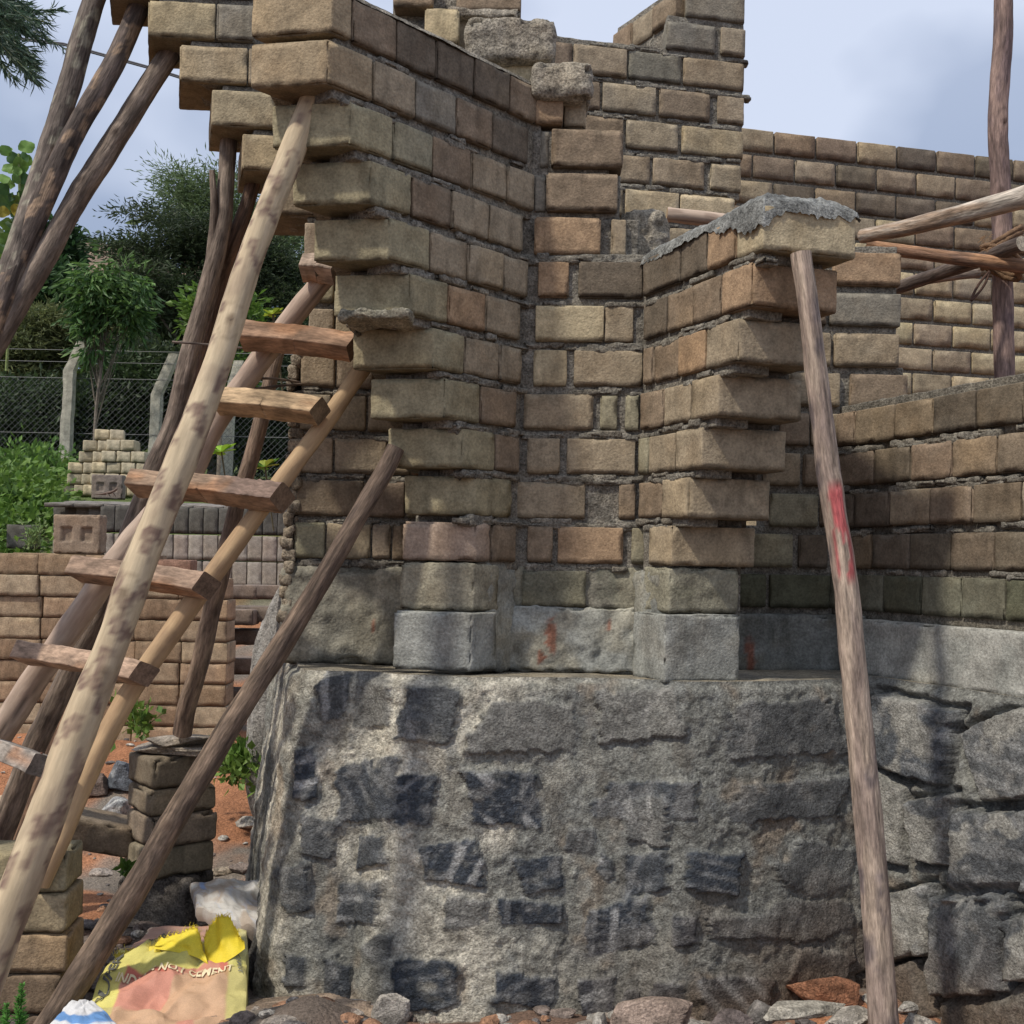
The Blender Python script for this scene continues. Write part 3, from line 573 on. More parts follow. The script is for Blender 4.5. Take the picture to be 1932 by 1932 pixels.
# ------------------------------------------------------------------ poles
PEEL = []
def pole(name, pts, r0, r1, cols, label, cat='pole', group=None, seed=0, patch=None, knots=(), parent=None, dark=.5, build_it=True, mtl=None, redmark=None, bump=.085, cap_col=(.42, .30, .18)):
    """pts: (x, y, depth) in the picture; r0 -> r1 radius in metres"""
    W3 = catmull([P(*p) for p in pts], 12); d = np.r_[0, np.cumsum(np.linalg.norm(np.diff(W3, axis=0), axis=1))]
    Ln = d[-1]; n = max(8, int(Ln/.011)); s = np.linspace(0, Ln, n)
    ctr = np.c_[[np.interp(s, d, W3[:, i]) for i in range(3)]].T
    T = np.gradient(ctr, axis=0); T /= np.linalg.norm(T, axis=1)[:, None]
    up = np.array([.2, -1, .1]); U = np.cross(T, up); U /= np.linalg.norm(U, axis=1)[:, None]; V = np.cross(T, U)
    m = 26; th = np.linspace(0, 2*math.pi, m, endpoint=False)
    R = np.interp(s, [0, Ln], [r0, r1])
    g1, g2 = np.meshgrid(np.arange(n), np.arange(m), indexing='ij'); i = g1.ravel(); j = g2.ravel()
    rr = (r0+r1)/2
    gr = np.c_[np.cos(th[j])*rr, np.sin(th[j])*rr, s[i]*.16+seed*3.1]
    lump = (fbm(np.c_[np.cos(th[j])*.5, np.sin(th[j])*.5, s[i]*5+seed*9], 1.6, 3, 3)-.5)
    ridge = (fbm(gr, 60, 2, 9)-.5)
    rad = R[i]*(1+lump*bump*3+ridge*bump)
    c = mixc(cols[0], cols[1], sstep(.38, .62, fbm(gr, 40, 4, 5+seed))*(.55 if cols[0][0] > .44 else 1))
    c = mixc(c, cols[2], sstep(.55, .7, fbm(np.c_[gr[:, :2], s[i]*.5+seed], 22, 3, 25+seed))*dark)
    # long drying crack
    for q in range(2):
        tc_ = (seed*1.7+q*2.4+math.pi*1.4)+(fbm(np.c_[s[i]*2, s[i]*0, s[i]*0+q], 1, 2, seed)-.5)*1.2
        dth = np.abs(np.angle(np.exp(1j*(th[j]-tc_)))); on = sstep(.42, .55, fbm(np.c_[s[i]*1.5, s[i]*0+q*4, s[i]*0], 1, 2, seed+4))
        ck = sstep(.16, .05, dth)*on; rad = rad-ck*R[i]*.07; c = c*(1-.55*ck)[:, None]
    if patch is not None:
        pf = fbm(np.c_[np.cos(th[j])*.045, np.sin(th[j])*.045, s[i]*.7], 28, 2, 41+seed)
        c = mixc(c, patch, sstep(.585, .61, pf)*(.75+.25*np.sin(pf*160)))
    for (fs, ft) in knots:
        dd = np.hypot((s[i]-fs*Ln)/.028, np.angle(np.exp(1j*(th[j]-ft)))*rr/.02)
        rad = rad+R[i]*.16*np.exp(-dd**2*.7)-R[i]*.22*np.exp(-dd**2*6); c = mixc(c, (.06, .03, .02), np.exp(-dd**2*3.5))
        c = mixc(c, np.array(cols[1])*.8, sstep(.15, .25, np.sin(dd*4)*np.exp(-dd*.7))*.6)
    if redmark:
        kf = sstep(redmark[0], redmark[0]+.02, s[i]/Ln)*sstep(redmark[1], redmark[1]-.02, s[i]/Ln)*sstep(1.0, .6, np.abs(np.angle(np.exp(1j*(th[j]-redmark[2])))))
        c = mixc(c, (.40, .10, .10), kf*sstep(.47, .53, fbm(gr, 60, 3, 77)))
    v = ctr[i]+(U[i]*np.cos(th[j])[:, None]+V[i]*np.sin(th[j])[:, None])*rad[:, None]
    g = np.arange(n*m).reshape(n, m); gn = np.roll(g, -1, axis=1)
    Fq = np.stack([g[:-1], gn[:-1], gn[1:], g[1:]], -1).reshape(-1, 4)
    ac = Acc(); ac.add(v, Fq, c, 0, gr)
    for e in (0, n-1):
        ring = v[e*m:(e+1)*m]; cc = ring.mean(0); vs = [cc]; fs = []
        allr = [cc+(ring-cc)*k for k in (.98, .7, .4)]+[cc[None].repeat(m, 0)]
        vv = np.concatenate(allr); kk = []
        for a in range(3):
            for b in range(m): kk.append((a*m+b, a*m+(b+1) % m, (a+1)*m+(b+1) % m, (a+1)*m+b))
        ac.add(vv, kk, np.array(cap_col), 0, vv)
        st = np.concatenate([ring, allr[0]]); ac.add(st, [(b, (b+1) % m, m+(b+1) % m, m+b) for b in range(m)], np.array(cap_col)*.8, 0, st)
    if not build_it: return ac
    o = build(ac, name, [mtl or (M_peel if cols[0][0] > .44 else M_wood)], parent)
    if parent is None: tag(o, label, cat, group)
    return o
GW = ((.24, .19, .15), (.15, .115, .09), (.075, .055, .045))      # grey brown weathered
DW = ((.155, .12, .10), (.085, .065, .055), (.045, .035, .03))
PW = ((.52, .42, .28), (.41, .315, .205), (.22, .15, .115))       # pale peeled
PK = ((.47, .365, .285), (.33, .235, .18), (.17, .11, .085))
YW = ((.48, .335, .19), (.33, .21, .12), (.17, .10, .065))
pole('prop_pole', [(205, -60, 3.28), (178, 0, 3.25), (125, 180, 3.2), (82, 323, 3.15), (25, 500, 3.05), (-60, 760, 2.95), (-190, 1150, 2.8), (-340, 1640, 2.65)], .037, .047, ((.17, .14, .115), (.10, .08, .068), (.05, .04, .035)), 'leftmost of three dark poles fanning up to the left corbels, going out of the top', seed=1, patch=(.27, .25, .19))
pole('prop_pole', [(262, 14, 3.24), (218, 115, 3.2), (136, 258, 3.15), (54, 442, 3.08), (-10, 600, 3.0), (-110, 860, 2.9), (-240, 1200, 2.8), (-420, 1680, 2.62)], .034, .045, DW, 'middle of three dark poles fanning up, its top under the highest left block', seed=2, patch=(.30, .21, .14))
pole('prop_pole', [(322, 98, 3.28), (309, 119, 3.26), (211, 272, 3.2), (136, 391, 3.15), (68, 512, 3.08), (0, 626, 3.02), (-150, 880, 2.9), (-330, 1200, 2.8), (-560, 1640, 2.62)], .036, .046, GW, 'cracked grey brown pole, right one of the fan of three, under the second left block', seed=3, knots=((.13, 4.6), (.2, 4.9)))
pole('prop_pole', [(432, 262, 3.28), (420, 420, 3.26), (385, 570, 3.25), (352, 690, 3.25), (330, 790, 3.25), (285, 900, 3.25), (245, 1010, 3.25), (200, 1130, 3.28), (129, 1275, 3.3), (65, 1411, 3.32), (0, 1580, 3.35), (-60, 1760, 3.38)], .028, .047, GW, 'knotty weathered pole with a forked top under the fourth left corbel block', seed=4, knots=((.30, 4.7), (.42, 4.6)), dark=.7)
fork = pole('branch_stub', [(400, 322, 3.24), (404, 380, 3.24), (402, 430, 3.245), (396, 500, 3.25)], .010, .018, GW, '', seed=5, build_it=False)
tag(build(fork, 'branch_stub', [M_wood], bpy.data.objects['prop_pole.003']))
pole('prop_pole', [(478, 346, 3.3), (462, 400, 3.3), (425, 500, 3.32), (400, 600, 3.35), (378, 690, 3.4), (335, 830, 3.4), (290, 960, 3.42), (240, 1080, 3.45), (185, 1250, 3.48), (110, 1400, 3.5), (25, 1640, 3.55), (-20, 1760, 3.57)], .026, .042, ((.20, .12, .075), (.11, .07, .05), (.05, .035, .03)), 'dark reddish pole behind the forked one, under the fifth left corbel block', seed=6, knots=((.1, 4.7),))
pole('prop_pole', [(592, 178, 2.68), (560, 265, 2.66), (505, 400, 2.62), (455, 540, 2.58), (412, 680, 2.54), (352, 840, 2.48), (305, 960, 2.44), (262, 1070, 2.41), (210, 1220, 2.37), (150, 1370, 2.33), (92, 1530, 2.29), (40, 1665, 2.25), (-15, 1810, 2.22), (-90, 2010, 2.17), (-150, 2190, 2.12)], .035, .050, PW, 'smooth pale peeled pole with grey blotches propping the big left corner corbel', seed=7, patch=(.19, .125, .095), knots=((.115, 4.5), (.255, 4.6), (.53, 4.9), (.6, 4.4)), dark=.3)
pole('prop_pole', [(747, 845, 2.93), (728, 885, 2.92), (680, 968, 2.9), (610, 1090, 2.88), (530, 1220, 2.86), (440, 1360, 2.84), (380, 1460, 2.82), (310, 1580, 2.8), (240, 1700, 2.78), (160, 1830, 2.76), (95, 1932, 2.75), (40, 2020, 2.74)], .028, .045, ((.20, .145, .105), (.125, .09, .068), (.06, .045, .038)), 'long dark brown pole slanting across the stone plinth corner to the ground', seed=8, knots=((.62, 4.9),))
pole('prop_pole', [(528, 645, 3.28), (512, 710, 3.28), (496, 780, 3.3), (470, 880, 3.33), (448, 950, 3.36), (425, 1050, 3.4), (400, 1150, 3.43), (375, 1260, 3.46), (352, 1335, 3.5), (343, 1384, 3.53)], .026, .036, ((.25, .18, .13), (.17, .12, .09), (.08, .055, .045)), 'brown pole standing on the little brick pillar with stone slabs', seed=9)
pole('prop_pole', [(1511, 478, 2.59), (1528, 600, 2.58), (1547, 760, 2.57), (1562, 880, 2.56), (1582, 1010, 2.55), (1600, 1150, 2.54), (1618, 1330, 2.52), (1634, 1500, 2.5), (1652, 1700, 2.48), (1668, 1932, 2.45), (1684, 2130, 2.42)], .0285, .042, ((.38, .30, .235), (.26, .20, .165), (.11, .09, .095)), 'leaning grey prop under the right corbel, smeared with red paint', seed=10, redmark=(.27, .40, 4.9), dark=.8, knots=((.28, 4.6),))
# ladder
lad = empty('ladder', P(150, 1640, 2.9), 'rough home-made ladder of two peeled poles with seven split wood rungs', 'ladder')
pole('rail', [(618, 517, 3.06), (560, 590, 3.07), (480, 695, 3.08), (405, 800, 3.1), (350, 905, 3.12), (250, 1020, 3.14), (150, 1160, 3.16), (75, 1270, 3.18), (0, 1385, 3.2), (-90, 1520, 3.22), (-190, 1670, 3.25)], .036, .05, PK, '', seed=11, parent=lad, dark=.35)
pole('rail', [(700, 672, 3.04), (680, 700, 3.03), (600, 815, 3.0), (525, 915, 2.97), (430, 1045, 2.93), (340, 1170, 2.9), (255, 1290, 2.87), (205, 1380, 2.85), (150, 1495, 2.83), (105, 1600, 2.81), (75, 1668, 2.8)], .029, .033, YW, '', seed=12, parent=lad, dark=.3)
def rung(xl, yl, xr_, yr, dl, dr, hgt, dep, col, seed, bark=False):
    hgt *= 1.12; dep *= 1.35
    a = P(xl, yl, dl); b = P(xr_, yr, dr); ax = b-a; Ln = np.linalg.norm(ax); ax /= Ln
    up = np.array([0, .55, 1.]); up -= ax*np.dot(up, ax); up /= np.linalg.norm(up); fr = np.cross(ax, up)
    nx2, nt = 60, 28; s = np.linspace(0, 1, nx2); th = np.linspace(0, 2*math.pi, nt, endpoint=False)
    i, j = [q.ravel() for q in np.meshgrid(np.arange(nx2), np.arange(nt), indexing='ij')]
    cx, sx_ = np.cos(th[j]), np.sin(th[j]); pw = .15
    ex = np.sign(cx)*np.abs(cx)**pw; ey = np.sign(sx_)*np.abs(sx_)**pw
    g = np.c_[ex*.04, ey*.04, s[i]*Ln*.3+seed]
    k = 1+(fbm(np.c_[ex*.3, ey*.3, s[i]*4+seed], 1.5, 3, seed)-.5)*.35
    v = a+ax*(s[i]*Ln+ey*.012*(s[i] > .5))[:, None]+fr*(ex*dep*.5*k)[:, None]+up*(ey*hgt*.5*k)[:, None]+up*(np.sin(s[i]*3.1)*.006)[:, None]
    c = mixc(col, np.array(col)*.6, sstep(.42, .65, fbm(g, 60, 3, seed+2)))
    c = mixc(c, (.35, .17, .08), sstep(.6, .7, fbm(g, 18, 2, seed+5))*.6)
    if bark:
        kb = sstep(.55, .7, s[i]+(fbm(v, 20, 2, 3)-.5)*.4)*(ey > -.95)*1.; c = mixc(c, (.20, .14, .11), kb); v = v+up*(kb*(fbm(v, 60, 3, 4)-.5)*.02)[:, None]
    G = np.arange(nx2*nt).reshape(nx2, nt); Gn = np.roll(G, -1, axis=1)
    ac = Acc(); ac.add(v, np.stack([G[:-1], Gn[:-1], Gn[1:], G[1:]], -1).reshape(-1, 4), c, 0, g)
    for e in (0, nx2-1):
        r = v[e*nt:(e+1)*nt]; cc = r.mean(0); vv = np.concatenate([r, cc+(r-cc)*.5, cc[None].repeat(nt, 0)])
        ac.add(vv, [(q*nt+b, q*nt+(b+1) % nt, (q+1)*nt+(b+1) % nt, (q+1)*nt+b) for q in (0, 1) for b in range(nt)], np.array(col)*.5, 0, vv)
    r_ = build(ac, 'rung', [M_plank], lad)
    for (f, dd) in ((.09, 0), (.92, 0)):
        p = a+ax*Ln*f+fr*(-dep*.5)*0; na = Acc(); q = p+up*hgt*.5
        th8 = np.linspace(0, 2*math.pi, 8, endpoint=False); rg = [q+ax*math.cos(t)*.004+fr*math.sin(t)*.004 for t in th8]
        na.add(np.array(rg+[x+up*.005 for x in rg]+[q+up*.006]*8), [(b, (b+1) % 8, 8+(b+1) % 8, 8+b) for b in range(8)]+[(8+b, 8+(b+1) % 8, 16+(b+1) % 8, 16+b) for b in range(8)], (.12, .05, .03))
        nn = build(na, 'nail', [M_metal], None); nn.parent = r_; nn.location = nn.location-Vector(lad['_w']); nn['_w'] = list(lad['_w'])
for a_ in [(572, 505, 638, 512, 3.01, 3.0, .052, .06, PK[0], 1), (460, 633, 668, 655, 3.0, 2.97, .06, .06, (.34, .215, .14), 2), (412, 757, 604, 776, 3.02, 2.93, .055, .06, (.42, .30, .18), 3), (255, 912, 533, 940, 3.02, 2.87, .055, .07, (.36, .25, .17), 4, True),
           (146, 1074, 390, 1106, 3.06, 2.82, .058, .065, (.33, .23, .165), 5), (44, 1231, 272, 1272, 3.1, 2.78, .055, .06, (.40, .28, .20), 6), (-70, 1395, 84, 1447, 3.14, 2.75, .058, .07, (.33, .29, .25), 7)]:
    rung(*a_)
# scaffold on the right
pole('scaffold_pole', [(1893, -90, 3.6), (1893, 60, 3.6), (1883, 230, 3.6), (1890, 400, 3.6), (1892, 520, 3.6), (1894, 640, 3.6), (1897, 800, 3.6), (1900, 1000, 3.6)], .036, .04, ((.27, .19, .16), (.18, .125, .11), (.09, .065, .075)), 'upright knotty scaffold pole on the right side of the picture', seed=13, knots=((.42, 5.3), (.3, 4.6)))
pole('scaffold_pole', [(1626, 446, 3.62), (1700, 432, 3.5), (1800, 408, 3.38), (1880, 386, 3.28), (1960, 362, 3.2), (2080, 320, 3.05)], .027, .045, ((.42, .37, .31), (.28, .20, .14), (.13, .09, .07)), 'thick pale barked pole sloping up to the right in front of the upright', seed=14, knots=((.42, 4.7),))
pole('scaffold_pole', [(1636, 464, 3.68), (1720, 476, 3.62), (1800, 487, 3.56), (1880, 496, 3.5), (1990, 510, 3.45)], .024, .026, ((.34, .19, .105), (.20, .12, .08), (.09, .06, .05)), 'reddish brown level pole tied to the scaffold upright', seed=15)
pole('scaffold_pole', [(1690, 545, 3.85), (1760, 520, 3.74), (1830, 497, 3.6), (1905, 468, 3.46), (1928, 459, 3.42)], .026, .028, DW, 'short dark pole under the lashing with a pale sawn end', seed=16, cap_col=(.48, .42, .32))
pole('scaffold_pole', [(1740, 530, 4.3), (1800, 521, 4.3), (1848, 516, 4.3)], .022, .02, GW, 'small dim pole end behind the lashed scaffold poles', seed=17)
pole('scaffold_pole', [(1258, 405, 3.6), (1300, 409, 3.6), (1360, 417, 3.6), (1450, 430, 3.6)], .028, .03, PK, 'pale pole end lying behind the mortar lump of the niche', seed=18)
pole('rod', [(325, 645, 3.12), (380, 649, 3.12), (440, 655, 3.12), (520, 662, 3.12)], .004, .004, DW, 'thin dark stick crossing behind the pale blotched pole', 'stick', seed=19, bump=.02)
pole('rod', [(470, 716, 3.1), (500, 714, 3.12), (530, 716, 3.14), (575, 722, 3.2)], .0045, .004, GW, 'short upper twig sticking out of the broken wall edge', 'stick', seed=20, bump=.02)
pole('rod', [(440, 738, 3.1), (490, 733, 3.12), (535, 727, 3.14), (580, 724, 3.2)], .005, .004, GW, 'short lower twig sticking out of the broken wall edge', 'stick', seed=21, bump=.02)
# rope lashing
ra = Acc()
def tube(ac, pts, r, col, m=6, grain=False):
    pts = np.array(pts); T = np.gradient(pts, axis=0); T /= np.maximum(np.linalg.norm(T, axis=1), 1e-9)[:, None]
    up = np.array([.3, .8, .5]); U = np.cross(T, up); U /= np.maximum(np.linalg.norm(U, axis=1), 1e-6)[:, None]; V = np.cross(T, U)
    th = np.linspace(0, 2*math.pi, m, endpoint=False); n = len(pts); rr = np.broadcast_to(r, (n,))
    v = (pts[:, None]+(U[:, None]*np.cos(th)[None, :, None]+V[:, None]*np.sin(th)[None, :, None])*rr[:, None, None]).reshape(-1, 3)
    g = np.arange(n*m).reshape(n, m); gn = np.roll(g, -1, axis=1)
    c = np.asarray(col) if np.ndim(col) == 1 else np.repeat(col, m, axis=0)
    ac.add(v, np.stack([g[:-1], gn[:-1], gn[1:], g[1:]], -1).reshape(-1, 4), c)
cen = P(1889, 478, 3.54)
for k in range(9):
    tilt = .7 if k < 5 else -.6; o = (k % 5-2)*.018
    t = np.linspace(0, 2*math.pi, 40); R = .055+.006*random.random()
    ctr = cen+np.array([0, 0, o+(.02 if k < 5 else -.03)])
    q = np.c_[np.cos(t)*R*1.15, np.sin(t)*R-.01, np.cos(t)*R*tilt]+ctr+(RS.rand(40, 3)-.5)*.004
    tube(ra, q, .010, (.20, .125, .075), 8)
for k in range(160):
    t = random.uniform(0, 6.28); q0 = cen+np.array([math.cos(t)*.065, math.sin(t)*.055-.01, random.uniform(-.07, .07)]); dv = np.array([math.cos(t), math.sin(t)*.6, random.uniform(-.6, .5)])*random.uniform(.01, .035)
    tube(ra, [q0, q0+dv*.5, q0+dv+np.array([0, 0, -.006])], .0009, (.36, .22, .12), 3)
e0 = P(1867, 512, 3.5); e1 = P(1832, 568, 3.5)
t = np.linspace(0, 1, 24)
q = np.array([e0+(e1-e0)*a+np.array([.012*math.sin(a*3.1), 0, 0]) for a in t]+[e1+(e0-e1)*a-np.array([.010*math.sin(a*3.1), 0, 0]) for a in t])
tube(ra, q, .005, (.10, .06, .045), 6)
tag(build(ra, 'coir_rope', [M_rope]), 'frayed coir rope lashing the scaffold poles together', 'rope')
# electric wires in the sky
wa = Acc()
for o in (0, .10): tube(wa, [P(-40, 62+o*30, 14), P(120, 82+o*30, 14), P(285, 127+o*30, 14), P(420, 170+o*30, 14)], .014, (.10, .10, .11), 6)
tag(build(wa, 'wire', [M_metal]), 'pair of thin cables crossing the sky behind the leaning poles', 'wire')

# ------------------------------------------------------------------ ground
def ter(X, Y):
    base = .36*sstep(4.7, 6.2, Y)+1.64*sstep(6.9, 12.4, Y)+np.clip(Y-12.4, 0, 60)*.10
    base = base+np.clip(Y-30, 0, 400)*.03
    Q = np.c_[X, Y, X*0]
    base = base+(fbm(Q, .5, 3, 4)-.5)*.16*sstep(5, 9, Y)+(fbm(Q, 2.6, 3, 6)-.5)*.09+(fbm(Q, 9, 3, 7)-.5)*.035
    heap = .10*np.exp(-((X+.62)**2+(Y-3.22)**2)/.06)+.14*np.exp(-((X+.45)**2*1.2+(Y-3.1)**2)/.05)+.10*np.exp(-((X-1.0)**2+(Y-3.5)**2)/.12)+.08*np.exp(-((X-.3)**2*.5+(Y-3.3)**2)/.06)
    return base+heap
def axis(lo, hi, a, b, d0, g):
    m = list(np.arange(a, b, d0)); x = b; st = d0; r = []
    while x < hi: r.append(x); st *= g; x += st
    x = a-d0; st = d0; l = []
    while x > lo: l.append(x); st *= g; x -= st
    return np.array([lo]+l[::-1]+m+r+[hi])
gx = axis(-400, 400, -3.2, 2.2, .022, 1.16); gy = axis(-60, 700, 2.6, 7.6, .026, 1.09)
GX, GY = [q.ravel() for q in np.meshgrid(gx, gy, indexing='ij')]
GZ = ter(GX, GY); Q = np.c_[GX, GY, GZ]
red = np.array((.36, .165, .085)); greyd = np.array((.20, .17, .14)); grn = np.array((.10, .13, .04))
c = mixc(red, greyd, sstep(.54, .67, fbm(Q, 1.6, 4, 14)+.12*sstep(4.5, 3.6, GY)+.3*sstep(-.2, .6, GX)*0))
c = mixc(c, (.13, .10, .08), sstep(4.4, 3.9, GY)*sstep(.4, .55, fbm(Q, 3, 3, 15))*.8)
c = mixc(c, grn, sstep(8.5, 11.5, GY+(fbm(Q, .8, 2, 18)-.5)*3))
g = np.arange(len(gx)*len(gy)).reshape(len(gx), len(gy))
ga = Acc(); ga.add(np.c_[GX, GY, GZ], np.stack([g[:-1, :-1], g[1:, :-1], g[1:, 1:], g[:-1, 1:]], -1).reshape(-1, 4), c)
tag(build(ga, 'ground', [M_soil], loc=np.zeros(3)), kind='structure')
def gz(x, y): return float(ter(np.array([x]), np.array([y]))[0])

# rocks
def rock_mesh(ac, ctr, size, seed, col, sub=10, rot=0., facets=14, vein=0):
    rs = np.random.RandomState(seed); T, Fq = boxtpl(sub, sub, sub)
    d = T/sub*2-1.0; d = np.tan(d*math.pi/4); d /= np.linalg.norm(d, axis=1)[:, None]
    r = np.full(len(d), 1.25)
    for _ in range(facets):
        nn = rs.randn(3); nn /= np.linalg.norm(nn); h = rs.uniform(.62, .95); dt = d@nn; r = np.where(dt > .15, np.minimum(r, h/np.maximum(dt, .15)), r)
    r = r*(1+(fbm(d*1.0+seed, 3, 3, 2)-.5)*.12)
    v = d*r[:, None]*np.array(size)/2; ca, sa = math.cos(rot), math.sin(rot); v = np.c_[v[:, 0]*ca-v[:, 1]*sa, v[:, 0]*sa+v[:, 1]*ca, v[:, 2]]+np.array(ctr)
    c = mixc(col, np.array(col)*.6, sstep(.4, .62, fbm(d+seed, 2.5, 3, 4)))
    if vein: c = mixc(c, (.5, .5, .47), sstep(.55, .8, np.sin(d@rs.randn(3)*9)*.5+.5)*vein)
    ac.add(v, Fq, c)
def rock(name, label, x, y, d, size, col, seed, rot=0., cat='stone', vein=0, group=None, sub=12, dz=0):
    ac = Acc(); p = P(x, y, d)
    if name == 'field_stone':
        u_, v_ = ray(x, y); t = 3.
        while EYE+v_*t > gz(u_*t, t) and t < 9: t += .02
        p = np.array([u_*t, t, gz(u_*t, t)+size[2]*.3])
    rock_mesh(ac, p+np.array([0, 0, dz]), size, seed, col, sub, rot, vein=vein)
    return tag(build(ac, name, [M_soil if cat == 'soil' else M_stone], smooth=cat == 'soil'), label, cat, group)
WHT = (.46, .42, .36)
rock('rubble_stone', 'pale pointed rubble piece leaning at the plinth foot below centre left', 742, 1915, 2.62, (.10, .05, .12), WHT, 5, .3)
rock('rubble_stone', 'flat pinkish slab at the bottom edge in front of the plinth', 1232, 1930, 2.62, (.27, .12, .11), (.34, .26, .21), 8, .1)
rock('rubble_stone', 'rusty rounded boulder at the foot of the plinth near the right prop', 1565, 1868, 2.82, (.25, .12, .10), (.29, .135, .075), 12)
rock('rubble_stone', 'dark block lying in shade at the left foot of the plinth', 497, 1825, 3.05, (.13, .14, .2), (.10, .095, .085), 15)
rock('rubble_stone', 'rough grey mortar slab behind the right prop foot', 1515, 1905, 2.6, (.24, .10, .05), (.40, .37, .31), 21, .2)
rock('rubble_stone', 'pale flat chip beside the right prop foot', 1600, 1928, 2.5, (.16, .09, .06), WHT, 22, .5)
rock('rubble_stone', 'small grey stone in the corner heap right of the pinkish slab', 1440, 1915, 2.62, (.10, .08, .07), (.22, .20, .18), 24)
rock('rubble_stone', 'small dark stone between slab and rusty boulder', 1378, 1930, 2.6, (.12, .08, .06), (.16, .13, .12), 26)
rock('rubble_stone', 'white chip right of the leaning prop at the bottom edge', 1735, 1932, 2.5, (.10, .06, .05), WHT, 27)
rock('field_stone', 'blue grey veined stone behind the little brick pillar', 232, 1492, 4.1, (.2, .16, .17), (.15, .165, .185), 31, vein=.5)
rock('field_stone', 'white veined stone touching the little brick pillar', 218, 1548, 3.9, (.14, .12, .12), (.30, .30, .30), 33, vein=.7)
rock('field_stone', 'dark brown stone left of the blue grey stone', 178, 1500, 4.2, (.18, .15, .11), (.15, .11, .09), 35)
rock('standing_stone', 'tall rough grey standing stone behind the plinth corner', 512, 1318, 4.3, (.25, .25, 1.0), (.30, .28, .25), 37, vein=.15, sub=22)
rock('field_stone', 'pale flat stone on the red soil near the plinth', 470, 1560, 4.0, (.16, .1, .05), WHT, 39)
rock('field_stone', 'pale flat stone near the brick pillar foot', 415, 1652, 3.6, (.12, .08, .04), (.40, .33, .25), 41)
rock('field_stone', 'small white stone alone on the red soil left of the pillar', 198, 1588, 3.95, (.045, .03, .025), (.6, .57, .5), 43)
rock('boulder', 'big bare brown granite outcrop among the far trees', 150, 560, 28, (5.2, 4, 2.6), (.30, .22, .165), 45, sub=16)
rock('boulder', 'smaller granite outcrop beside the young tree crown', 470, 530, 30, (4, 3, 2.0), (.30, .22, .165), 47, sub=16)
rock('soil_heap', 'heap of crumbly brown soil at the plinth corner', 560, 1935, 2.72, (.46, .3, .18), (.36, .27, .195), 49, sub=24, cat='soil')
# little stones as one scatter
sc_ = Acc()
for k in range(1300):
    z_ = random.random()
    if k < 620: X = random.uniform(-2.9, -.9); Y = random.uniform(3.5, 7.4); s = random.choice([.012, .018, .025, .035])
    elif k < 960: X = random.uniform(-2.2, -.75); Y = random.uniform(3.1, 4.4); s = random.choice([.02, .03, .045, .06])
    else: X = random.uniform(-.8, 1.7); Y = random.uniform(2.9, 3.5); s = random.choice([.015, .025, .04, .06])
    cc = random.choice([(.36, .31, .26), (.45, .42, .37), (.25, .2, .17), (.18, .16, .15), (.36, .2, .12)])
    if Y < 4.0 and X < -.75 and random.random() < .6: cc = (.16, .135, .12)
    rock_mesh(sc_, (X, Y, gz(X, Y)+s*.15), (s*random.uniform(.9, 1.8), s*random.uniform(.8, 1.4), s*random.uniform(.4, .8)), k, cc, 3, random.uniform(0, 3), facets=7)
for k in range(70):
    X = random.uniform(-2.6, -.85); Y = random.uniform(3.15, 5.0); s = random.uniform(.05, .11)
    rock_mesh(sc_, (X, Y, gz(X, Y)+s*.1), (s*random.uniform(.9, 1.6), s, s*random.uniform(.25, .6)), 3000+k, random.choice([(.36, .31, .26), (.42, .36, .31), (.25, .2, .17), (.2, .18, .16)]), 5, random.uniform(0, 3), facets=8)
tag(build(sc_, 'rubble_gravel', [M_stone], smooth=False), 'loose chips and gravel strewn over the red soil', 'gravel', kind='stuff')

# ------------------------------------------------------------------ loose blocks (six meshes shared by copies)
def loose_mesh(name, L_, W_, H_, col, cell=.03, r=.008, chip=.014, seed=0, frog=False, col2=None):
    ac = Acc(); block(ac, ((-L_/2, -W_/2), (L_/2, -W_/2), (L_/2, W_/2), (-L_/2, W_/2)), 0, H_, np.array(col), r=r, cell=cell, chip=chip, seed=seed, col2=col2)
    if frog:     # two square hollows pressed into the front face
        v = ac.v[0]; fr = v[:, 1] < -W_/2+.006
        for cx in (-L_*.21, L_*.21):
            q = np.maximum(np.abs(v[:, 0]-cx)/(L_*.105), np.abs(v[:, 2]-H_*.5)/(H_*.17)); k = sstep(1.12, .9, q)*fr
            v[:, 1] += k*.018; ac.c[0] = ac.c[0]*(1-.12*k)[:, None]
    return build(ac, name, [M_block], loc=np.zeros(3))
def place(src, used, loc, rz=0, rx=0, ry=0, label='', group=None, cat='block', name=None):
    if used.get(src.name_full): o = src.copy(); C.objects.link(o)
    else: o = src; used[src.name_full] = 1
    o.location = loc; o.rotation_euler = (rx, ry, rz); tag(o, label, cat, group); return o
used = {}
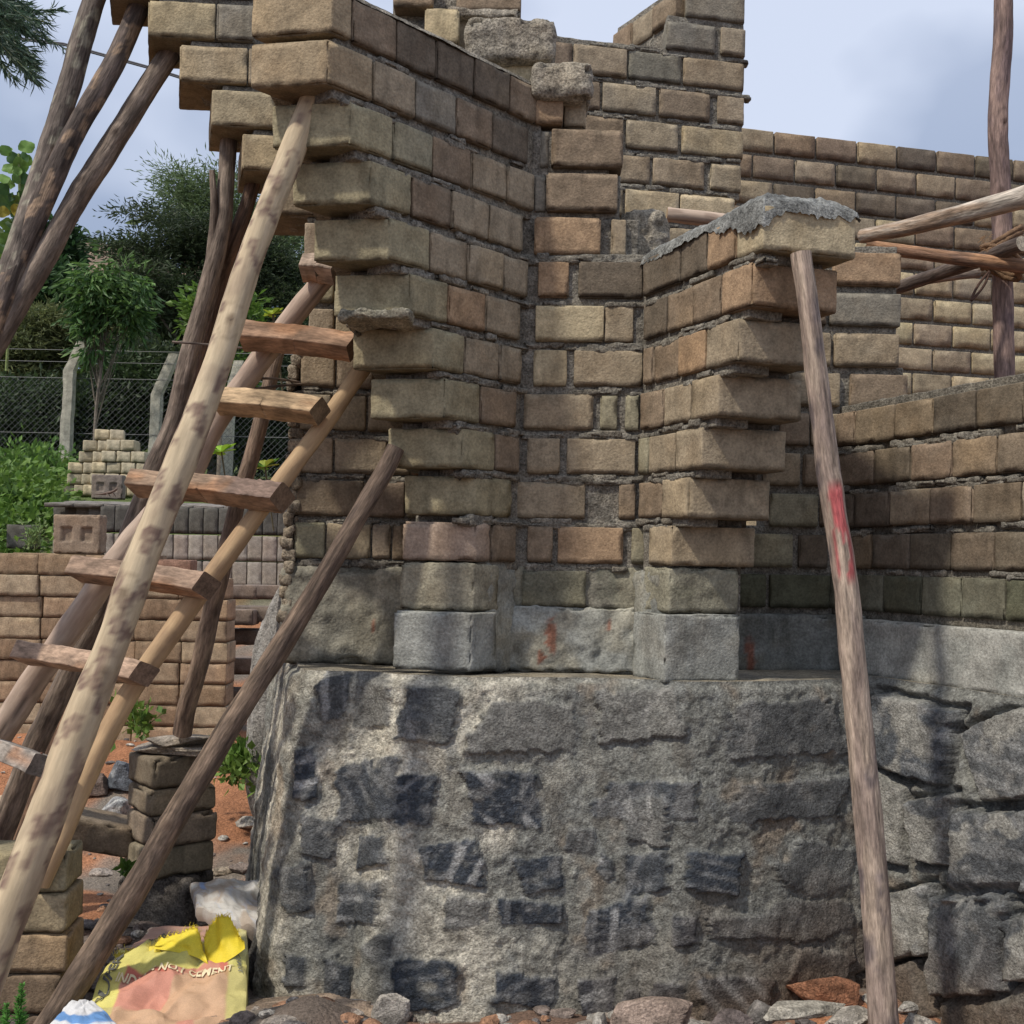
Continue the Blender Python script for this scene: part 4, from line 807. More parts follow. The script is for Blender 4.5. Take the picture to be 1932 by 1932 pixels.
# long near stack
var = [loose_mesh('mud_block', .258, .20, .118, c_, seed=100+i, cell=.02, r=.004, chip=.008) for i, c_ in enumerate([(.37, .285, .19), (.40, .32, .22), (.35, .25, .165), (.34, .26, .175), (.29, .21, .135), (.26, .18, .115)])]
Yn = 6.41; x0 = P(-5, 1045, 5.2)[0]
for row in range(9):
    for k in range(-1, 5):
        X = x0+.131+k*.262-(.03, .02, .004, .012, .0, .01, .006, .0, .01)[row]+random.uniform(-.004, .004)
        ztop = 1.405-.12*row
        top = row == 0
        if row == 0 and k >= 3: continue
        place(random.choice(var), used, (X, Yn+.1-(.02 if row == 1 and k == 0 else 0)+random.uniform(-.005, .005), ztop-.118), rz=random.uniform(-.015, .015), label='sandy block in the long neat stack behind the ladder', group='blocks of the long neat stack')
for k in range(14):
    X = x0+.1+k*.155
    if X > x0+.8: break
    place(random.choice(var), used, (X, Yn+.33, 1.405-.118+.004), rz=math.pi/2, label='sandy block in the long neat stack behind the ladder', group='blocks of the long neat stack')
fg = loose_mesh('frogged_block', .275, .10, .225, (.27, .205, .15), seed=140, frog=True, cell=.008, r=.012)
place(fg, used, (P(136, 1040, 5.2)[0], Yn+.12, 1.408), rz=-.05, label='brown block with two square hollows standing on the near sandy stack')
bb = loose_mesh('brick', .19, .14, .10, (.24, .14, .10), seed=141)
place(bb, used, (P(326, 1045, 5.2)[0], Yn+.1, 1.287), label='single thin block lying by the ladder on the right end of the stack')
# dark and grey blocks standing on end
gvar = [loose_mesh('grey_block', .116, .20, .212, c_, seed=150+i, cell=.03, r=.006, chip=.008) for i, c_ in enumerate([(.115, .11, .095), (.13, .125, .11), (.10, .095, .085)])]
lvar = [loose_mesh('grey_block', .116, .20, .205, c_, seed=160+i, cell=.03, r=.006, chip=.008) for i, c_ in enumerate([(.31, .275, .235), (.35, .315, .27), (.28, .25, .215), (.33, .28, .24)])]
Yg = 9.4; xg = P(85, 1000, 7.62)[0]; zt_ = P(300, 957, 7.62)[2]
for row in range(3):
    for k in range(18):
        X = xg+.06+k*.121
        if row == 0 and k < 1: pass
        place(random.choice(gvar if row == 0 else lvar), used, (X+random.uniform(-.003, .003), Yg+(.12-.1*k if row == 0 and k < 2 else 0)*0+(.25-.06*k if k < 4 else 0), zt_-.215-row*.214), rz=(.35 if k < 3 else 0)*0+random.uniform(-.02, .02),
              label=('dark grey block on end in the top row of the grey stack' if row == 0 else 'pale grey block on end in the lower rows of the grey stack'), group=('dark blocks of the grey stack' if row == 0 else 'pale blocks of the grey stack'))
fl_ = [loose_mesh('grey_block', .24, .20, .035, c_, seed=170+i, cell=.04, r=.006) for i, c_ in enumerate([(.22, .20, .18), (.19, .175, .155)])]
for k in range(9):
    for r_ in range(3):
        place(random.choice(fl_), used, (xg+.14+k*.245+(.1 if r_ % 2 else 0), Yg+.02+r_*.2, zt_-.012+r_*.016), rx=.08, label='thin grey paver laid sloping on top of the grey stack', group='pavers on the grey stack')
# cream pile
cvar = [loose_mesh('cream_block', .15, .20, .118, c_, seed=180+i, cell=.03, r=.012) for i, c_ in enumerate([(.46, .40, .285), (.49, .42, .29), (.42, .365, .255)])]
Yc = 12.3; 
for row, (xl, xr2) in enumerate([(170, 214), (148, 262), (140, 272), (122, 285), (120, 290), (106, 300)]):
    zb = P(200, 830+row*21.3, 9.97)[2]; X = P(xl, 900, 9.97)[0]+.08
    XE = P(xr2, 900, 9.97)[0]; k = 0
    while X < XE:
        place(random.choice(cvar), used, (X, Yc+.02*random.random()+(.12 if k < 2 else 0), zb), rz=random.uniform(-.03, .03)+(.25 if k < 2 else 0), label='cream block in the stepped pile before the fence', group='cream blocks of the stepped pile'); X += .158; k += 1
fg2 = loose_mesh('frogged_block', .30, .10, .235, (.21, .175, .15), seed=142, frog=True, cell=.009, r=.01)
place(fg2, used, (P(203, 940, 8.9)[0], 11.0, P(203, 942, 8.9)[2]), label='grey brown block with two square hollows leaning at the cream pile')
pd_ = loose_mesh('grey_block', .22, .2, .2, (.12, .115, .10), seed=190, cell=.03)
place(pd_, used, (P(52, 1000, 7.8)[0]-.02, 9.6, P(52, 1020, 7.8)[2]-.07), label='dark block at the left end beside the flowering weed', rz=.1)
# flat blocks at the right end of the grey stack
dv = [loose_mesh('flat_block', .30, .2, .10, c_, seed=195+i, cell=.03) for i, c_ in enumerate([(.15, .12, .10), (.19, .15, .125)])]
for (x, y, d, lab) in [(452, 1130, 6.6, 'brown flat block left one of the upper pair right of the sandy stack'), (500, 1130, 6.6, 'brown flat block right one of the upper pair right of the sandy stack'), (483, 1172, 6.1, 'large dark flat block below the upper pair'), (440, 1178, 6.0, 'small block end poking out at the right end of the sandy stack'), (478, 1215, 6.1, 'dark block under the large flat block'), (452, 1270, 5.6, 'brown block beside the foot of the sandy stack'), (455, 1330, 5.6, 'lowest brown block beside the sandy stack')]:
    p = P(x, y, d); place(dv[0] if (x+y) % 2 else dv[1], used, (p[0], p[1], p[2]), rz=random.uniform(-.05, .05), label=lab)
# little brick pillar under the pole
pc = P(318, 1741, 3.52); zc = pc[2]
pv = [('block', .21, .2, .118, (.19, .155, .11)), ('block', .225, .2, .10, (.22, .18, .13)), ('block', .225, .21, .118, (.25, .2, .15)), ('block', .225, .2, .118, (.24, .205, .145))]
zcur = P(318, 1658, 3.52)[2]
lump = Acc(); block(lump, ((-.17, -.12), (.13, -.14), (.15, .12), (-.15, .14)), 0, zcur-gz(pc[0], pc[1]+.1)+.1, np.array((.12, .11, .10)), r=.03, rough=.012, chip=.03, cell=.02)
o = build(lump, 'concrete_lump', [M_mort], loc=np.zeros(3)); o.location = (pc[0]-.035, pc[1]+.12, gz(pc[0], pc[1]+.1)-.1); tag(o, 'dark rough concrete lump at the foot of the little brick pillar', 'concrete')
labs = ['lowest block of the little pillar, light olive', 'block of the little pillar with a rough broken face', 'second block from the top of the little pillar, chipped below', 'top dark block of the little pillar under the slabs']
for i in range(4):
    nm, a_, b_, h_, cc = pv[3-i]
    o = loose_mesh('pillar_block', a_*1.2, b_*1.14, h_, cc, seed=200+i, cell=.012, r=.016, chip=.03)
    o.location = (pc[0]-.035+random.uniform(-.006, .006), pc[1]+.12, zcur); o.rotation_euler = (0, 0, .72+random.uniform(-.05, .05)); tag(o, labs[i], 'block'); zcur += h_+.003
for i, (s_, lab) in enumerate([((.27, .22, .03), 'lower thin stone slab on the little brick pillar'), ((.21, .17, .035), 'upper thin stone slab under the foot of the brown pole')]):
    ac = Acc(); rock_mesh(ac, (0, 0, s_[2]/2), (s_[0]*1.2, s_[1]*1.2, s_[2]*1.25), 230+i, (.36, .31, .25), 14, .3, facets=10)
    o = build(ac, 'stone_slab', [M_stone], loc=np.zeros(3), smooth=False); o.location = (pc[0]+.0, pc[1]+.11, zcur); tag(o, lab, 'slab'); zcur += s_[2]-.003
# stack in the lower left corner
zs = P(80, 1612, 2.8)[2]-.122; ps = P(152, 1650, 2.8)
labs = ['top olive block of the corner stack at lower left', 'second block of the corner stack at lower left', 'third block of the corner stack with a rusty lower edge', 'fourth shaded block of the corner stack', 'bottom block of the corner stack behind the green weed']
for i in range(5):
    o = loose_mesh('corner_block', .29, .19, .119, [(.27, .235, .15), (.30, .24, .15), (.31, .225, .14), (.20, .145, .095), (.17, .13, .095)][i], seed=240+i, cell=.012, r=.012, chip=.02)
    o.location = (ps[0]-.20+[-.004, 0, .004, -.012, 0][i], ps[1]+.10, zs-i*.123); o.rotation_euler = (0, 0, .10+random.uniform(-.02, .02)); tag(o, labs[i], 'block')
o = loose_mesh('tilted_block', .26, .18, .12, (.22, .175, .125), seed=250, cell=.015, r=.014, chip=.03)
o.location = P(172, 1580, 3.6)+np.array([0, 0, -.03]); o.rotation_euler = (.15, .28, .5); tag(o, 'block lying tilted on the red soil behind the ladder foot', 'block')
o = loose_mesh('wood_offcut', .30, .12, .05, (.55, .42, .28), seed=251, cell=.02)
o.location = P(18, 1520, 3.6)-np.array([0, 0, .03]); o.rotation_euler = (.2, .1, .4); tag(o, 'pale wood offcut at the left edge behind the ladder', 'wood')

# ------------------------------------------------------------------ vegetation
def leaves(ac, ctrs, dirs, ln, wd, cols, curl=.25, rs=None):
    n = len(ctrs); rs = rs or RS
    d = dirs/np.linalg.norm(dirs, axis=1)[:, None]; a = rs.randn(n, 3); s = np.cross(d, a); s /= np.linalg.norm(s, axis=1)[:, None]; nn = np.cross(d, s)
    ln = (ln*rs.uniform(.7, 1.3, n))[:, None]; wd = (wd*rs.uniform(.7, 1.3, n))[:, None]
    b = ctrs; m1 = ctrs+d*ln*.5+s*wd*.5+nn*ln*curl*.12; m2 = ctrs+d*ln*.5-s*wd*.5+nn*ln*curl*.12; t = ctrs+d*ln-nn*ln*curl*.3
    v = np.stack([b, m1, t, m2], 1).reshape(-1, 3); f = np.arange(4*n).reshape(n, 4)
    ac.add(v, f, np.repeat(cols, 4, axis=0))
def crown_pts(ells, n, rs, shell=.35):
    tot = sum(e[1][0]*e[1][1]*e[1][2] for e in ells)**1; out_ = []
    for c_, r_ in ells:
        k = max(3, int(n*(r_[0]*r_[2])/sum(e[1][0]*e[1][2] for e in ells)))
        d = rs.randn(k, 3); d /= np.linalg.norm(d, axis=1)[:, None]; rad = rs.uniform(shell, 1, k)**.5
        out_.append(np.array(c_)+d*np.array(r_)*rad[:, None])
    return np.concatenate(out_)
def tree(name, label, cat, px_ells, d, base, ncl, nl, ln, wd, pal, trunk=.12, flat=.4, seed=0, spread=.35, group=None, droop=0, branches=True, clr=None):
    rs = np.random.RandomState(seed)
    ells = [(P(x, y, d+dd), (rx*d*K/F, rx*d*K/F*.9, ry*d*K/F)) for (x, y, rx, ry, dd) in px_ells]
    bp = P(base[0], base[1], d); bp[2] = max(bp[2], gz(bp[0], bp[1])-.1) if base[1] > 1500 else bp[2]; bp[2] = gz(bp[0], bp[1])
    root = empty(name, bp, label, cat, group)
    cl = crown_pts(ells, ncl, rs)
    keep = fbm(cl, 1.1/spread, 2, seed) > .33; cl = cl[keep]
    tr = Acc(); top = np.mean([e[0] for e in ells], axis=0); hgt = top[2]-bp[2]
    tp = [bp+(top-bp)*t+np.array([math.sin(t*5+seed), 0, 0])*.05*hgt*t*(1-t) for t in np.linspace(0, 1, 10)]
    tp = np.array(tp); tube(tr, tp, trunk*np.linspace(1, .35, 10), (.19, .16, .13), 10); build(tr, 'trunk', [M_bark], root)
    if branches:
        br = Acc()
        for q in cl[rs.choice(len(cl), min(len(cl), 46), replace=False)]:
            s0 = tp[rs.randint(3, 9)]; mid = (s0+q)/2+rs.randn(3)*.06*hgt*.3
            tube(br, np.array([s0+(mid-s0)*t*2 if t < .5 else mid+(q-mid)*(t*2-1) for t in np.linspace(0, 1, 7)]), trunk*np.linspace(.28, .05, 7), (.15, .13, .10), 5)
        build(br, 'limb', [M_bark], root)
    lc = Acc(); sz = spread if clr is None else clr
    for i, q in enumerate(cl):
        o = rs.randn(nl, 3)*np.array([1, 1, flat])*sz*.5; ctr = q+o
        dr = o+rs.randn(nl, 3)*sz*.35+np.array([0, 0, -droop*sz]); col_ = np.array(pal[rs.randint(len(pal))])*rs.uniform(.75, 1.25)
        leaves(lc, ctr, dr, ln, wd, col_*rs.uniform(.8, 1.2, (nl, 1)), rs=rs)
    build(lc, 'crown', [M_leaf], root, smooth=False)
    return root
DG = [(.045, .068, .028), (.033, .052, .022), (.06, .084, .034)]; MG = [(.075, .13, .03), (.055, .10, .03), (.11, .16, .04)]
BG = [(.12, .22, .035), (.16, .26, .05), (.09, .17, .03)]; OG = [(.14, .16, .06), (.11, .135, .05), (.17, .19, .075)]; LG = [(.16, .22, .10), (.12, .17, .075)]
G_ = 'trees beyond the wire fence'
tree('acacia_tree', 'large dark feathery acacia whose long boughs reach left into the sky', 'tree', [(430, 480, 90, 75, 0), (330, 450, 70, 42, -.3), (380, 620, 130, 110, .5), (480, 700, 120, 120, 0), (300, 545, 75, 55, -.5), (255, 470, 60, 20, 0), (215, 440, 30, 9, 0), (270, 400, 45, 16, 0), (520, 560, 60, 90, 0)], 17, (420, 900), 900, 90, .12, .03, DG, .16, .25, 1, .42, G_)
tree('feathery_tree', 'pale green feathery tree top rising above the dark acacia', 'tree', [(362, 385, 42, 50, 0), (330, 345, 22, 30, 0), (420, 400, 60, 70, 0), (480, 440, 60, 60, 0), (545, 470, 50, 80, 0)], 21, (430, 900), 210, 90, .17, .028, LG, .14, .7, 2, .5, G_)
tree('young_tree', 'slim young tree with glossy drooping leaves before the fence', 'tree', [(190, 560, 44, 48, 0), (215, 520, 42, 28, 0), (160, 610, 22, 26, 0), (230, 600, 40, 30, 0), (180, 650, 18, 26, 0), (262, 560, 16, 26, 0), (140, 540, 16, 20, 0)], 11.8, (177, 900), 96, 30, .14, .042, [(.05, .11, .03), (.075, .15, .045), (.11, .20, .05)], .03, .8, 3, .19, None, .6)
tree('round_bush', 'dark bush between the fan of poles and the granite outcrop', 'tree', [(85, 550, 48, 42, 0), (110, 470, 30, 40, 1), (60, 500, 40, 40, 2)], 20, (90, 900), 150, 60, .2, .09, [(.035, .08, .03), (.05, .10, .035)], .12, .6, 4, .4, G_)
tree('olive_bush', 'wide olive green thorn bush at the far left behind the fence', 'tree', [(60, 640, 100, 60, 0), (125, 625, 60, 45, 0), (30, 720, 80, 60, 0), (-60, 650, 80, 60, 0)], 16, (50, 900), 420, 60, .14, .03, OG, .12, .3, 5, .36, G_)
tree('thorn_bush', 'shaded low bushes right behind the wire mesh at left', 'bush', [(60, 790, 110, 70, 0), (180, 800, 80, 70, 0), (250, 740, 60, 60, 0), (-60, 790, 90, 70, 0)], 14.6, (120, 900), 420, 55, .12, .05, [(.035, .055, .02), (.05, .08, .03)], .08, .6, 6, .36, G_)
tree('dark_bush', 'dark leafy bush behind the fence right of the young tree', 'bush', [(290, 720, 70, 60, 0), (360, 760, 90, 90, 0), (450, 800, 90, 80, 0), (530, 830, 60, 60, 0)], 15, (400, 900), 420, 55, .13, .05, DG, .1, .6, 7, .36, G_)
tree('bright_bush', 'bright green bush glimpsed between the ladder rails', 'bush', [(400, 590, 30, 40, 0), (440, 600, 40, 40, 0), (415, 690, 35, 45, 0)], 13.8, (415, 900), 110, 40, .14, .06, BG, .06, .7, 8, .28, G_)
tree('hill_tree', 'small tree crowns on the skyline above the granite outcrop', 'tree', [(170, 515, 60, 26, 0), (230, 500, 50, 24, 0), (270, 540, 50, 30, 0)], 34, (200, 700), 130, 60, .4, .16, MG, .2, .5, 9, .9, G_)
wd_ = Acc()
rs = np.random.RandomState(55)
for k in range(900):
    X = rs.uniform(-34, 6); Y = rs.uniform(38, 60); Z = gz(X, Y)+rs.uniform(0, 1)**1.3*(7.2+1.3*math.sin(X*.5))
    o = rs.randn(34, 3)*np.array([.9, .9, .6]); leaves(wd_, np.array([X, Y, Z])+o, o+rs.randn(34, 3)*.5, .5, .26, np.array(MG[rs.randint(3)])*rs.uniform(.7, 1.2)*np.ones((34, 1)), rs=rs)
tag(build(wd_, 'woodland', [M_leaf], smooth=False), 'hazy far wood on the rising ground', 'woodland', kind='stuff')
# weeds, grass, ground cover
wc = Acc(); rs = np.random.RandomState(66)
for k in range(2100):
    X = rs.uniform(-7.5, -3.2); Y = rs.uniform(8.6, 15.2)
    if X/Y > -.405 and Y < 13.4: continue
    if X > -4.4 and Y >= 13.4: continue
    hgt = .15+.4*rs.rand()*(1 if rs.rand() < .7 else 1.6); o = rs.randn(26, 3)*np.array([.16, .16, .12]); o[:, 2] = np.abs(o[:, 2])*hgt*2.6
    leaves(wc, np.array([X, Y, gz(X, Y)])+o, o*np.array([1, 1, .4])+rs.randn(26, 3)*.1, .09, .05, np.array(BG[rs.randint(3)])*rs.uniform(.7, 1.25)*np.ones((26, 1)), rs=rs)
tag(build(wc, 'ground_cover', [M_leaf], smooth=False), 'lush bright green weeds covering the slope below the fence', 'weeds', kind='stuff')
def weed(name, label, x, y, d, n, rad, h, ln, wd, pal, seed, cat='plant', up=.3):
    rs = np.random.RandomState(seed); p = P(x, y, d); ac = Acc()
    for k in range(max(4, n//12)):
        e = p+np.array([rs.randn()*rad*.5, rs.randn()*rad*.5, h*rs.uniform(.5, 1)]); b = p+np.array([rs.randn()*rad*.35, rs.randn()*rad*.35, 0])
        tube(ac, [b, (b+e)/2+rs.randn(3)*rad*.05, e], .0025, np.array(pal[0])*.7, 4)
        o = rs.randn(12, 3)*np.array([.3, .3, .35])*rad; tpos = rs.rand(12)[:, None]
        leaves(ac, b*(1-tpos)+e*tpos+o*.3, o+np.array([0, 0, up*rad]), ln, wd, np.array(pal[rs.randint(len(pal))])*rs.uniform(.8, 1.2, (12, 1)), rs=rs)
    return tag(build(ac, name, [M_leaf], smooth=False), label, cat)
weed('leafy_weed', 'low leafy green weed growing at the foot of the standing stone', 470, 1458, 4.3, 900, .24, .13, .05, .03, BG, 1)
weed('leafy_weed', 'small green weed climbing the sandy stack behind the ladder', 262, 1385, 4.8, 130, .14, .18, .05, .035, BG, 2)
def spike(label, x, y, d, stems, seed):
    rs = np.random.RandomState(seed); ac = Acc(); p = P(x, y, d)
    for (ox, h) in stems:
        b = p+np.array([ox, rs.uniform(-.02, .02), -.1]); e = b+np.array([rs.uniform(-.02, .02), 0, h+.1]); tube(ac, [b, (b+e)/2, e], .003, (.10, .2, .05), 5)
        m = int(260*h/.1); t = rs.rand(m)**.8; q = b+(e-b)*t[:, None]; a = rs.uniform(0, 6.28, m)
        dr = np.c_[np.cos(a), np.sin(a), .35+.5*t]; w = (.028*(1.15-t)+.006)
        leaves(ac, q, dr, w, .0045, np.array((.12, .32, .06))*rs.uniform(.7, 1.3, (m, 1)), rs=rs)
    tag(build(ac, 'spiky_weed', [M_leaf], smooth=False), label, 'plant')
spike('bright green bottle-brush weed with a tall tip in the lower left corner', 34, 1930, 2.5, [(0, .105), (.012, .07), (-.035, .05)], 3)
spike('second low spiky weed cut off by the left edge', 2, 1935, 2.5, [(0, .05), (-.02, .06)], 4)
weed('flowering_weed', 'pale green succulent weed with bud heads behind the sandy stack', 60, 1032, 5.6, 200, .10, .16, .03, .014, [(.22, .33, .12), (.28, .38, .15)], 5)
weed('leafy_weed', 'tiny seedling on the red soil left of the brick pillar', 238, 1650, 3.4, 30, .04, .03, .03, .02, BG, 6)
weed('bright_shrub', 'fluffy light green shrub before the fence at far left', 60, 905, 11.4, 1500, .5, .42, .08, .04, [(.16, .28, .06), (.13, .24, .06)], 7)
rs = np.random.RandomState(8)
for (x, y, d, lab, pal) in [(418, 852, 6.5, 'rosette of lime green leaves seen between the ladder rails', [(.30, .50, .05)]), (500, 880, 6.5, 'yellow and green leaf rosette beside the broken wall edge', [(.32, .36, .05), (.12, .25, .04)]), (515, 592, 4.5, 'little yellow green sprig by the top of the ladder', [(.35, .45, .05)])]:
    ac = Acc(); p = P(x, y, d); s_ = .5 if y < 700 else 1
    for k in range(12):
        a = k*.9; dv_ = np.array([math.cos(a), math.sin(a)*.7, .45*math.sin(a*1.3)+.2]); n1 = np.cross(dv_, [0, 0, 1]); n1 /= np.linalg.norm(n1)
        ln = .10*s_; st = [p+dv_*ln*t for t in (0, .25, .6, .85, 1.)]; wdd = [0.004, .018, .038, .028, .002]
        v = []
        for t_, w_ in zip(st, wdd): v += [t_-n1*w_*s_, t_+np.array([0, 0, -.006*s_]), t_+n1*w_*s_]
        f = []
        for q in range(4): f += [(3*q, 3*q+1, 3*q+4, 3*q+3), (3*q+1, 3*q+2, 3*q+5, 3*q+4)]
        ac.add(v, f, np.array(pal[k % len(pal)])*rs.uniform(.8, 1.2))
    tube(ac, [p, p+np.array([.02, .05, -.2]), p+np.array([.05, .1, -.45])], .006, (.16, .14, .08), 5)
    tag(build(ac, 'leaf_rosette', [M_leaf], smooth=False), lab, 'plant')
# near branch with needle-thin leaves, top left
root = empty('overhanging_branch', P(-60, 40, 3.6), 'dark green narrow-leaved branch hanging in at the top left corner', 'branch')
tw = Acc(); lf = Acc(); rs = np.random.RandomState(9)
for k in range(34):
    s0 = np.array([-70, -90+k*3.]); e = np.array([rs.uniform(-5, 118), rs.uniform(-5, 150)])
    if e[1] > 95: e[0] = min(e[0], 60)
    d0 = rs.uniform(3.3, 3.9); pts = [P(s0[0]+(e[0]-s0[0])*t, s0[1]+(e[1]-s0[1])*t+12*math.sin(t*3), d0) for t in np.linspace(0, 1, 14)]
    tube(tw, pts, .0022, (.12, .14, .07), 4)
    for q in range(4, 14):
        m = 9; dd = (pts[min(q+1, 13)]-pts[q-1]); dd /= np.linalg.norm(dd)
        leaves(lf, np.repeat(pts[q][None], m, 0), dd*1.1+rs.randn(m, 3)*.45+np.array([0, 0, -.22]), .062, .0065, np.array((.055, .10, .06))*rs.uniform(.6, 1.3, (m, 1)), curl=.6, rs=rs)
build(tw, 'twig', [M_bark], root); build(lf, 'foliage', [M_leaf], root, smooth=False)
# broad-leaved sapling at the left edge
root = empty('broad_leaf_sapling', P(30, 690, 4.4), 'tall sapling with round wavy leaves at the left edge behind the poles', 'tree')
tw = Acc(); tube(tw, [P(12, 700, 4.4), P(20, 560, 4.4), P(28, 440, 4.4), P(37, 360, 4.4), P(36, 290, 4.4)], .007, (.20, .26, .10), 6); build(tw, 'stem', [M_bark], root)
lf = Acc(); rs = np.random.RandomState(10)
for k in range(64):
    y = 282+k*4.6; x = 34-(y-290)*.06+rs.uniform(-8, 8); side = -1 if k % 2 else 1
    c0 = P(x, y, 4.4)+np.array([0, rs.uniform(-.05, .05), 0]); dv_ = unit(np.array([side*rs.uniform(.5, 1), rs.uniform(-.8, .5), rs.uniform(-.5, .5)])); n1 = unit(np.cross(dv_, [rs.uniform(-.5, .5), 1, rs.uniform(-.3, .9)])); nn = np.cross(dv_, n1)
    R = rs.uniform(.025, .042); m = 14; ctr = c0+dv_*R*1.2; v = [ctr]; 
    for q in range(m):
        a = q/m*2*math.pi; rr_ = R*(1+.10*math.sin(a*4+k)); v.append(ctr+dv_*math.cos(a)*rr_+n1*math.sin(a)*rr_*.85+nn*math.sin(a*3+k)*R*.16)
    cc = np.array([(.13, .24, .05), (.09, .18, .05), (.06, .13, .045)][rs.randint(3)])*(1.3 if y < 360 else 1)
    if k in (26, 27, 30): cc = np.array((.42, .36, .05))
    lf.add(v, [(0, 1+q, 1+(q+1) % m) for q in range(m)], cc)
build(lf, 'foliage', [M_leaf], root)

# ------------------------------------------------------------------ fence
fence = empty('wire_fence', P(130, 925, 12.5), 'chain link fence on cranked concrete posts before the dark bushes', 'fence')
CP = (.40, .38, .31)
def fpost(x, yb, yt, xt2, yt2, d):
    a = P(x, yb, d); b = P(x+(yb-yt)*.055, yt, d); c__ = P(xt2, yt2, d); ac = Acc(); w = .065
    a[2] = min(a[2], gz(a[0], a[1]))-.1
    for (p, q) in ((a, b), (b, c__)):
        for kk in range(1):
            s = np.linspace(0, 1, 14); v = []
            for t in s:
                o = p+(q-p)*t; v += [o+np.array(e)*w for e in ((-1, -1, 0), (-.2, -1.1, 0), (1, -1, 0), (1, 1, 0), (-1, 1, 0))]
            v = np.array(v); v += (fbm(v, 9, 2, 3)[:, None]-.5)*.02
            f = [(i*5+j, i*5+(j+1) % 5, (i+1)*5+(j+1) % 5, (i+1)*5+j) for i in range(13) for j in range(5)]
            ac.add(v, f, np.array(CP)); ac.add(v[-5:], [(0, 1, 2, 3, 4)], np.array(CP))
    build(ac, 'post', [M_cem], fence, smooth=False)
fpost(120, 925, 700, 157, 645, 12.5); fpost(288, 900, 745, 330, 668, 12.6); fpost(426, 900, 752, 452, 682, 12.7); fpost(-150, 940, 690, -105, 630, 12.4); fpost(590, 880, 740, 630, 665, 12.8)
me_ = Acc(); Yf = 12.55*K; xL = P(-200, 900, 12.55)[0]; xR = P(640, 900, 12.55)[0]; zb = EYE+.86; zt2 = EYE+2.36; H_ = zt2-zb
def strip(ac, a, b, r, col):
    a = np.array(a); b = np.array(b); t = unit(b-a); n1 = unit(np.cross(t, [0, 1, .01])); n2 = np.cross(t, n1)
    ring = [n1*math.cos(q)*r+n2*math.sin(q)*r for q in (0, 2.09, 4.19)]
    ac.add([a+q for q in ring]+[b+q for q in ring], [(0, 1, 4, 3), (1, 2, 5, 4), (2, 0, 3, 5)], np.array(col))
x = xL-H_
while x < xR:
    for sgn in (0, 1):
        p0, p1 = ((x, zb), (x+H_, zt2)) if sgn == 0 else ((x+H_, zb), (x, zt2))
        q0x, q1x = p0[0], p1[0]
        if max(q0x, q1x) > xL and min(q0x, q1x) < xR: strip(me_, (p0[0], Yf+sgn*.006, p0[1]+.0*x), (p1[0], Yf+sgn*.006, p1[1]), .0022, (.11, .115, .12))
    x += .085
build(me_, 'wire_mesh', [M_metal], fence, smooth=False)
lw = Acc()
for zz_ in (zb+.02, zb+.75, zt2, zt2+.22, zt2+.38): strip(lw, (xL, Yf-.01, zz_+.0), (xR, Yf-.01, zz_), .004, (.13, .13, .13))
build(lw, 'line_wire', [M_metal], fence, smooth=False)
# dark sheet lying in the grass
dk = Acc(); n = 40; s, t = [q.ravel() for q in np.meshgrid(np.linspace(0, 1, n), np.linspace(0, 1, 12), indexing='ij')]
X = P(-30, 920, 12)[0]+s*1.9; Y = 13.9+t*.5; v = np.c_[X, Y, np.array([gz(a, b) for a, b in zip(X, Y)])+.16+(fbm(np.c_[X, Y, X*0], 3, 3, 2)-.5)*.3]
g = np.arange(n*12).reshape(n, 12); dk.add(v, np.stack([g[:-1, :-1], g[1:, :-1], g[1:, 1:], g[:-1, 1:]], -1).reshape(-1, 4), (.05, .06, .065))
tag(build(dk, 'plastic_sheet', [M_cloth]), 'crumpled dark plastic sheet in the weeds under the fence', 'sheet')
# lizard on the grey stack
lz = Acc(); p = P(205, 940, 7.55)+np.array([0, -.02, .0])
body = [(-.12, 0, .012), (-.085, 0, .010), (-.05, 0, .012), (-.02, 0, .018), (.02, 0, .026), (.05, 0, .038), (.066, 0, .052), (.078, 0, .060)]
tube(lz, [p+np.array(b)+np.array([0, 0, .02]) for b in body], np.array([.002, .004, .008, .012, .013, .010, .011, .004]), (.13, .09, .07), 10)
for sx__, o in ((-.01, .02), (.035, .02)):
    for sg in (-1, 1): tube(lz, [p+np.array([sx__, 0, .04]), p+np.array([sx__+.01, sg*.02, .035]), p+np.array([sx__+.02, sg*.03, .015])], .0035, (.13, .09, .07), 5)
tag(build(lz, 'lizard', [M_cloth]), 'small brown lizard with raised head on top of the grey stack', 'lizard')

